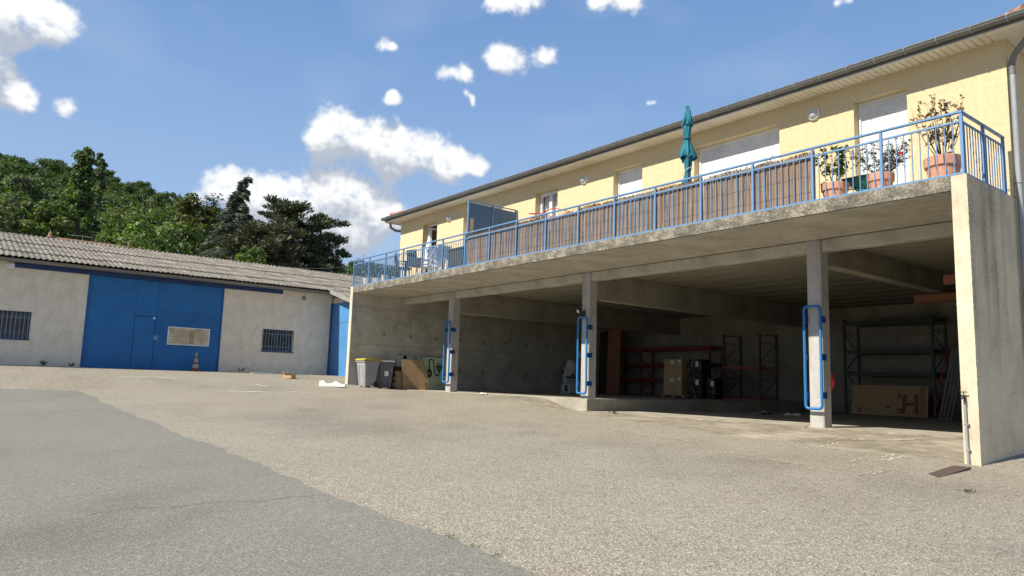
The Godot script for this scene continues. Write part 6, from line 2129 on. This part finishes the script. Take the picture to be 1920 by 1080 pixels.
func land_y(x: float, z: float) -> float:
	return max(ground_y(x, z), hill_y(x, z)) if x < -48.0 else ground_y(x, z)

func trunk_mesh(h: float, r0: float, limbs: int, reach: float, from: float, r: RandomNumberGenerator) -> ArrayMesh:
	var st := new_st()
	var pts := []
	var rr := []
	for k in 7:
		var t := k / 6.0
		pts.append(Vector3(r.randfn() * 0.03 * h * 0.2 * t, h * t, r.randfn() * 0.03 * h * 0.2 * t))
		rr.append(lerpf(r0, r0 * 0.25, t))
	st_tube(st, pts, rr, 8)
	for k in limbs:
		var t := r.randf_range(from, 0.95)
		var o := Vector3(0, h * t, 0)
		var a := r.randf_range(0, TAU)
		var l := reach * r.randf_range(0.5, 1.0)
		st_tube(st, [o, o + Vector3(cos(a) * l * 0.5, l * 0.3, sin(a) * l * 0.5), o + Vector3(cos(a) * l, l * 0.5, sin(a) * l)], [r0 * 0.3, r0 * 0.2, r0 * 0.06], 5)
	return done(st)

func crown_mesh(r: RandomNumberGenerator, h0: float, h1: float, rad: float, clumps: int, per: int, size: float, cols: Array, shape: String) -> ArrayMesh:
	var items := []
	for c in clumps:
		var t := r.randf()
		var y := lerpf(h0, h1, t)
		var wide := 1.0
		if shape == "round":
			wide = sqrt(max(0.05, 1.0 - pow((t - 0.42) / 0.62, 2.0)))
		elif shape == "column":
			wide = 0.55 + 0.45 * sin(PI * clampf(t * 0.95 + 0.12, 0, 1))
			if t > 0.62:
				wide *= 0.62
		elif shape == "broad":
			wide = sqrt(max(0.08, 1.0 - pow((t - 0.25) / 0.8, 2.0)))
		var a := r.randf_range(0, TAU)
		var d := rad * wide * sqrt(r.randf_range(0.15, 1.0))
		var p := Vector3(cos(a) * d, y, sin(a) * d)
		var cr := rad * r.randf_range(0.16, 0.34)
		var col: Color = cols[r.randi() % cols.size()]
		var tone := r.randf_range(0.75, 1.2)
		for k in per:
			var u := rand_unit(r)
			var q := p + Vector3(u.x, u.y * 0.75, u.z) * cr * pow(r.randf(), 0.4)
			var nn := (u * 0.8 + rand_unit(r) * 0.8 + Vector3(0, 0.5, 0)).normalized()
			items.append(leaf_item(r, q, nn, size, Color(col.r * tone, col.g * tone, col.b * tone), 0.3, 0.65))
	return leaf_mesh(items)

func cedar_mesh(r: RandomNumberGenerator, h: float, rad: float, lean: float, size: float, dens: int, col: Color) -> Array:
	# tiers of drooping, flattened branches round a leader that bends over at the tip
	var st := new_st()
	var items := []
	var axis := func(y):
		var t: float = y / h
		return Vector3(lean * pow(t, 5.0), y, lean * 0.5 * pow(t, 5.0))
	var tp := []
	var tr := []
	for k in 9:
		tp.append(axis.call(h * k / 8.0))
		tr.append(lerpf(0.26, 0.02, k / 8.0))
	st_tube(st, tp, tr, 8)
	var y := h * 0.12
	while y < h * 0.985:
		var t := y / h
		var l := rad * (0.25 * (1.0 - t) + 0.75 * pow(1.0 - t, 1.25)) * r.randf_range(0.82, 1.12) + 0.2
		if r.randf() < 0.12:
			l *= 1.22
		var a := r.randf_range(0, TAU)
		var o: Vector3 = axis.call(y)
		var dir := Vector3(cos(a), 0, sin(a))
		var pts := []
		for k in 5:
			var s := k / 4.0
			pts.append(o + dir * l * s + Vector3(0, l * (0.20 * s - 0.52 * s * s) + 0.08 * s, 0))
		st_tube(st, pts, [0.06, 0.05, 0.035, 0.02, 0.008], 4)
		var side := dir.cross(Vector3.UP)
		var cnt := int(dens * (0.35 + l / rad))
		for k in cnt:
			var s := pow(r.randf(), 0.7)
			var i := int(s * 3.999)
			var p: Vector3 = pts[i].lerp(pts[i + 1], s * 4.0 - i)
			var w := l * 0.26 * (0.35 + sin(PI * clampf(s, 0, 1)) * 0.75)
			p += side * r.randfn() * w * 0.55 + Vector3(0, r.randf_range(-0.30, 0.03), 0)
			var along := (dir + side * r.randfn() * 0.6 + Vector3(0, -0.28 + r.randfn() * 0.18, 0)).normalized()
			var up := (Vector3.UP * 0.6 + rand_unit(r)).normalized()
			var b := along.cross(up).normalized()
			var sz := size * r.randf_range(0.7, 1.4)
			var kk := r.randf_range(0.65, 1.3)
			items.append([p, along * sz * 0.6, b * sz * 0.16, Color(col.r * kk, col.g * kk, col.b * kk * r.randf_range(0.9, 1.1))])
		y += h * 0.0062 * (0.8 + 0.5 * (1.0 - t))
	return [done(st), leaf_mesh(items)]

func pine_mesh(r: RandomNumberGenerator, h: float, rad: float, size: float, limbs: int, tufts: int, col: Color) -> Array:
	# bare limbs carrying flat plates of needle tufts
	var st := new_st()
	var items := []
	var tp := []
	var tr := []
	var bend := r.randf_range(-0.4, 0.4)
	for k in 7:
		tp.append(Vector3(bend * sin(k * 0.5), h * k / 6.0, bend * 0.4 * sin(k * 0.7)))
		tr.append(lerpf(0.30, 0.05, k / 6.0))
	st_tube(st, tp, tr, 8)
	for b in limbs:
		var t := lerpf(0.10, 1.0, pow((b + r.randf()) / limbs, 0.9))
		var k := clampi(int(t * 6), 0, 5)
		var o: Vector3 = tp[k].lerp(tp[k + 1], t * 6 - k)
		var a := b * 2.4 + r.randfn() * 0.4
		var l: float = rad * (0.45 + 0.65 * sin(PI * clampf(0.30 + t * 0.62, 0, 1))) * r.randf_range(0.65, 1.15)
		var dir := Vector3(cos(a), r.randf_range(0.02, 0.32), sin(a))
		var e := o + dir * l
		st_tube(st, [o, o.lerp(e, 0.5) + Vector3(0, -0.1, 0), e], [0.08, 0.055, 0.02], 5)
		for q in r.randi_range(3, 6):
			var s := r.randf_range(0.35, 1.05)
			var c := o.lerp(e, s) + Vector3(r.randfn() * 0.35, r.randfn() * 0.10 + 0.12, r.randfn() * 0.35)
			var pr := r.randf_range(0.45, 0.85)
			for m in tufts:
				var u := rand_unit(r)
				var p := c + Vector3(u.x * pr, u.y * pr * 0.34, u.z * pr) * pow(r.randf(), 0.45)
				var along := (Vector3(u.x, 0.7 + u.y * 0.5, u.z) + rand_unit(r) * 0.5).normalized()
				var bb := along.cross(rand_unit(r)).normalized()
				var kk := r.randf_range(0.55, 1.35)
				var sz := size * r.randf_range(0.7, 1.3)
				items.append([p, along * sz * 0.6, bb * sz * 0.17, Color(col.r * kk, col.g * kk, col.b * kk)])
	return [done(st), leaf_mesh(items)]

func tree(called: String, label: String, at: Vector3, trunk: Mesh, crown: Mesh, cmat: Material, group := "", cat := "tree", turn := 0.0, scale_ := 1.0) -> Node3D:
	var T := thing(called, label, cat, at, turn, group)
	T.scale = Vector3.ONE * scale_
	part(T, "trunk", trunk, M.bark)
	part(T, "crown", crown, cmat).set_meta("kind", "stuff")
	return T

const ORD := ["one", "two", "three", "four", "five", "six", "seven", "eight", "nine", "ten", "eleven", "twelve", "thirteen", "fourteen", "fifteen", "sixteen", "seventeen", "eighteen", "nineteen", "twenty"]

func build_trees():
	var r := RandomNumberGenerator.new()
	r.seed = 2024
	var greens := [Color(0.108, 0.140, 0.052), Color(0.125, 0.155, 0.056), Color(0.094, 0.122, 0.048)]
	var darks := [Color(0.086, 0.114, 0.05), Color(0.098, 0.126, 0.054), Color(0.074, 0.098, 0.046)]
	var lights := [Color(0.14, 0.170, 0.050), Color(0.12, 0.155, 0.045), Color(0.155, 0.18, 0.065)]
	var olives := [Color(0.105, 0.105, 0.038), Color(0.080, 0.082, 0.030), Color(0.125, 0.118, 0.044)]
	var silver := [Color(0.16, 0.185, 0.11), Color(0.13, 0.155, 0.09)]
	# --- kinds for the hillside, shared by copies
	var kinds := []
	for k in 6:
		var cols: Array = [darks, greens, darks, greens, olives, lights][k]
		var hh := 10.0
		var m := crown_mesh(r, 1.2, hh, 4.4, 90, 62, 0.50, cols, "round")
		kinds.append([trunk_mesh(hh * 0.8, 0.22, 5, 2.5, 0.35, r), m])
	# rows on the hill: [distance, top elevation at azimuth]
	var words := ["dark rounded", "mid-green rounded", "dense dark", "leafy mid-green", "olive-brown", "light green"]
	var rows := [238.0, 222.0, 206.0, 190.0, 174.0, 158.0, 142.0, 126.0, 110.0, 96.0]
	var places := ["on the skyline of the hill", "in the row just below the hill's skyline", "in the third row below the hill's skyline", "high on the hillside", "in the middle of the hillside", "just below the middle of the hillside", "low on the hillside", "near the foot of the hill", "at the foot of the hill", "before the foot of the hill"]
	for row in rows.size():
		var d: float = rows[row]
		var step := rad_to_deg(6.2 / d)
		var az: float = 0.6 + fposmod(row * 0.37, 1.0) * step
		var rank := -1
		while az < 16.0:
			rank += 1
			var dd := d + r.randf_range(-5.0, 5.0)
			var p := polar(az + r.randf_range(-0.35, 0.35), dd)
			p.y = hill_y(p.x, p.z) - 0.5
			var sc := r.randf_range(0.82, 1.15)
			var k := r.randi() % 6
			if row < 3 and k >= 4:
				k -= 4
			if row > 6 and k < 3:
				k += 3
			var T := thing("hill_tree", "%s tree %s, number %s from the left" % [words[k], places[row], ORD[rank]], "tree", p, r.randf_range(0, TAU), "trees covering the hill")
			T.scale = Vector3(sc * r.randf_range(0.9, 1.15), sc, sc * r.randf_range(0.9, 1.15))
			part(T, "trunk", kinds[k][0], M.bark)
			part(T, "crown", kinds[k][1], M.leaf).set_meta("kind", "stuff")
			az += step * r.randf_range(0.85, 1.15)
	# --- single trees before the hill
	var p := polar(6.75, 62.0)
	p.y = 0.2
	tree("poplar", "tall green poplar standing up above the hill's skyline", p, trunk_mesh(15.4, 0.3, 10, 1.3, 0.2, r), crown_mesh(r, 2.0, 16.3, 1.55, 230, 80, 0.24, [Color(0.14, 0.18, 0.06), Color(0.165, 0.205, 0.066), Color(0.115, 0.155, 0.052)], "column"), M.leaf)
	p = polar(7.75, 67.0)
	p.y = 0.3
	tree("poplar", "thinner silvery poplar just right of the tall one", p, trunk_mesh(16.6, 0.22, 12, 1.0, 0.3, r), crown_mesh(r, 3.0, 17.3, 1.0, 100, 62, 0.24, silver, "column"), M.leaf)
	p = polar(3.5, 60.0)
	p.y = 0.3
	tree("willow", "pale silvery-green tree before the left of the hill", p, trunk_mesh(9.5, 0.28, 8, 2.2, 0.3, r), crown_mesh(r, 2.5, 12.6, 2.3, 120, 90, 0.25, silver, "round"), M.leaf)
	p = polar(1.6, 52.0)
	p.y = 0.2
	tree("broad_tree", "dark olive bushy tree at the left edge above the roof", p, trunk_mesh(6.5, 0.25, 8, 2.2, 0.3, r), crown_mesh(r, 1.5, 9.4, 2.7, 90, 95, 0.24, olives, "round"), M.leaf)
	p = polar(5.3, 58.0)
	p.y = 0.2
	tree("broad_tree", "bright green tree at the foot of the tall poplar", p, trunk_mesh(6.5, 0.22, 8, 2.0, 0.3, r), crown_mesh(r, 1.5, 11.2, 2.0, 95, 90, 0.24, lights, "round"), M.leaf)
	p = polar(9.6, 72.0)
	p.y = 0.5
	tree("acacia", "feathery yellow-green tree right of the poplars", p, trunk_mesh(8.5, 0.25, 8, 3.2, 0.35, r), crown_mesh(r, 2.0, 13.2, 4.3, 190, 95, 0.27, lights, "broad"), M.leaf)
	p = polar(12.4, 70.0)
	p.y = 0.5
	tree("acacia", "feathery green tree between the fig and the olive-brown tree", p, trunk_mesh(8.5, 0.25, 8, 3.2, 0.35, r), crown_mesh(r, 2.0, 13.3, 4.0, 190, 95, 0.27, [Color(0.105, 0.14, 0.038), Color(0.12, 0.15, 0.042)], "broad"), M.leaf)
	p = polar(11.4, 45.0)
	p.y = 0.1
	tree("fig_tree", "bright large-leaved fig tree just above the workshop roof", p, trunk_mesh(5.0, 0.18, 8, 1.8, 0.3, r), crown_mesh(r, 1.8, 8.0, 2.5, 110, 60, 0.27, [Color(0.17, 0.22, 0.08), Color(0.145, 0.195, 0.066), Color(0.20, 0.25, 0.10)], "broad"), M.leaf)
	p = polar(14.4, 56.0)
	p.y = 0.2
	tree("maple", "olive-brown dense tree left of the cedar", p, trunk_mesh(9.0, 0.3, 9, 2.2, 0.3, r), crown_mesh(r, 2.0, 12.5, 2.3, 120, 90, 0.26, olives, "round"), M.leaf)
	# cedar and its companion
	var cm := cedar_mesh(r, 13.55, 5.2, 0.9, 0.27, 190, Color(0.11, 0.14, 0.105))
	p = polar(16.5, 52.0)
	p.y = 0.15
	tree("cedar", "tall grey-green cedar with drooping branches and a bent tip", p, cm[0], cm[1], M.needle, "", "tree", 2.2)
	cm = cedar_mesh(r, 12.0, 4.2, 1.5, 0.27, 170, Color(0.10, 0.128, 0.098))
	p = polar(18.35, 53.0)
	p.y = 0.15
	tree("cedar", "second cedar with an arching top right of the tall one", p, cm[0], cm[1], M.needle, "", "tree", -0.9)
	# pines
	var pm := pine_mesh(r, 12.0, 2.6, 0.32, 46, 90, Color(0.075, 0.094, 0.042))
	p = polar(20.7, 55.0)
	p.y = 0.15
	tree("pine", "dark pine with plated foliage right of the cedars", p, pm[0], pm[1], M.needle)
	pm = pine_mesh(r, 11.4, 2.2, 0.32, 38, 90, Color(0.068, 0.088, 0.042))
	p = polar(23.1, 56.0)
	p.y = 0.15
	tree("pine", "dark leaning pine at the right end of the trees", p, pm[0], pm[1], M.needle)
	pm = pine_mesh(r, 9.6, 2.9, 0.32, 42, 84, Color(0.08, 0.084, 0.04))
	p = polar(19.0, 50.0)
	p.y = 0.15
	tree("pine", "lower brownish pine before the other two pines", p, pm[0], pm[1], M.needle)
	p = polar(17.9, 46.0)
	p.y = 0.1
	tree("broad_tree", "bright yellow-green bush above the roof between cedar and pines", p, trunk_mesh(3.5, 0.15, 6, 1.3, 0.3, r), crown_mesh(r, 2.0, 7.35, 1.5, 60, 70, 0.22, lights, "broad"), M.leaf)
	# low trees further right, beyond the balcony's end
	for t in [[23.6, 66.0, 11.0, 2.2, darks, "dark low tree at the foot of the right-hand pine"], [24.8, 74.0, 11.6, 2.4, greens, "green tree beyond the roof's end, left of the balcony"], [26.3, 78.0, 12.0, 2.6, greens, "green tree seen through the far end of the balcony railing"], [28.6, 82.0, 12.2, 2.8, darks, "dark tree seen through the railing behind the planters"], [21.4, 62.0, 9.8, 2.4, olives, "olive bush below the pines above the roof ridge"]]:
		p = polar(t[0], t[1])
		p.y = 0.2
		tree("broad_tree", t[5], p, trunk_mesh(t[2] * 0.7, 0.2, 7, 1.8, 0.3, r), crown_mesh(r, 2.0, t[2] - 0.2, t[3], 80, 70, 0.28, t[4], "round"), M.leaf)

func build_neighbour():
	# a tiled roof just showing over the workshop's ridge
	var N := thing("neighbour_house", "red tiled house roof just showing over the workshop ridge", "house")
	var xr := -41.0
	var z0 := 3.9
	var z1 := 8.0
	box(N, "wall", Vector3(-46.0, -0.2, z0 + 0.3), Vector3(-36.5, 4.6, z1 - 0.3), M.cream)
	var st := new_st()
	var yr := 6.82
	quad(st, Vector3(-36.0, 4.9, z1), Vector3(-36.0, 4.9, z0), Vector3(xr, yr, z0), Vector3(xr, yr, z1))
	quad(st, Vector3(-46.5, 4.7, z0), Vector3(-46.5, 4.7, z1), Vector3(xr, yr, z1), Vector3(xr, yr, z0))
	tri(st, Vector3(-46.5, 4.7, z1), Vector3(-36.0, 4.9, z1), Vector3(xr, yr, z1))
	tri(st, Vector3(-36.0, 4.9, z0), Vector3(-46.5, 4.7, z0), Vector3(xr, yr, z0))
	var rf := part(N, "roof", done(st), M.tile)
	for k in 10:
		part(rf, "ridge_tile", tube_mesh([Vector3(0, 0, 0), Vector3(0, 0, -0.44)], [0.13, 0.11], 10), M.tile, Vector3(xr, yr + 0.02, z1 - k * 0.41))
	for z in [z1 - 0.1, z0 + 0.15]:
		part(rf, "finial", lathe([Vector2(0.12, 0.0), Vector2(0.15, 0.05), Vector2(0.08, 0.12), Vector2(0.1, 0.2), Vector2(0.04, 0.28), Vector2(0.0, 0.42)], 12), M.tile, Vector3(xr, yr + 0.08, z))
	var an := part(N, "aerial", tube_mesh([Vector3(xr, yr, 6.4), Vector3(xr, yr + 0.42, 6.4)], 0.015, 6), M.steel)
	for k in 6:
		part(an, "aerial_element", tube_mesh([Vector3(xr, yr + 0.36, 6.9 - k * 0.16), Vector3(xr + 0.25, yr + 0.36, 6.85 - k * 0.16)], 0.008, 5), M.steel)
	part(an, "aerial_boom", tube_mesh([Vector3(xr, yr + 0.36, 7.1), Vector3(xr, yr + 0.36, 5.9)], 0.01, 5), M.steel)
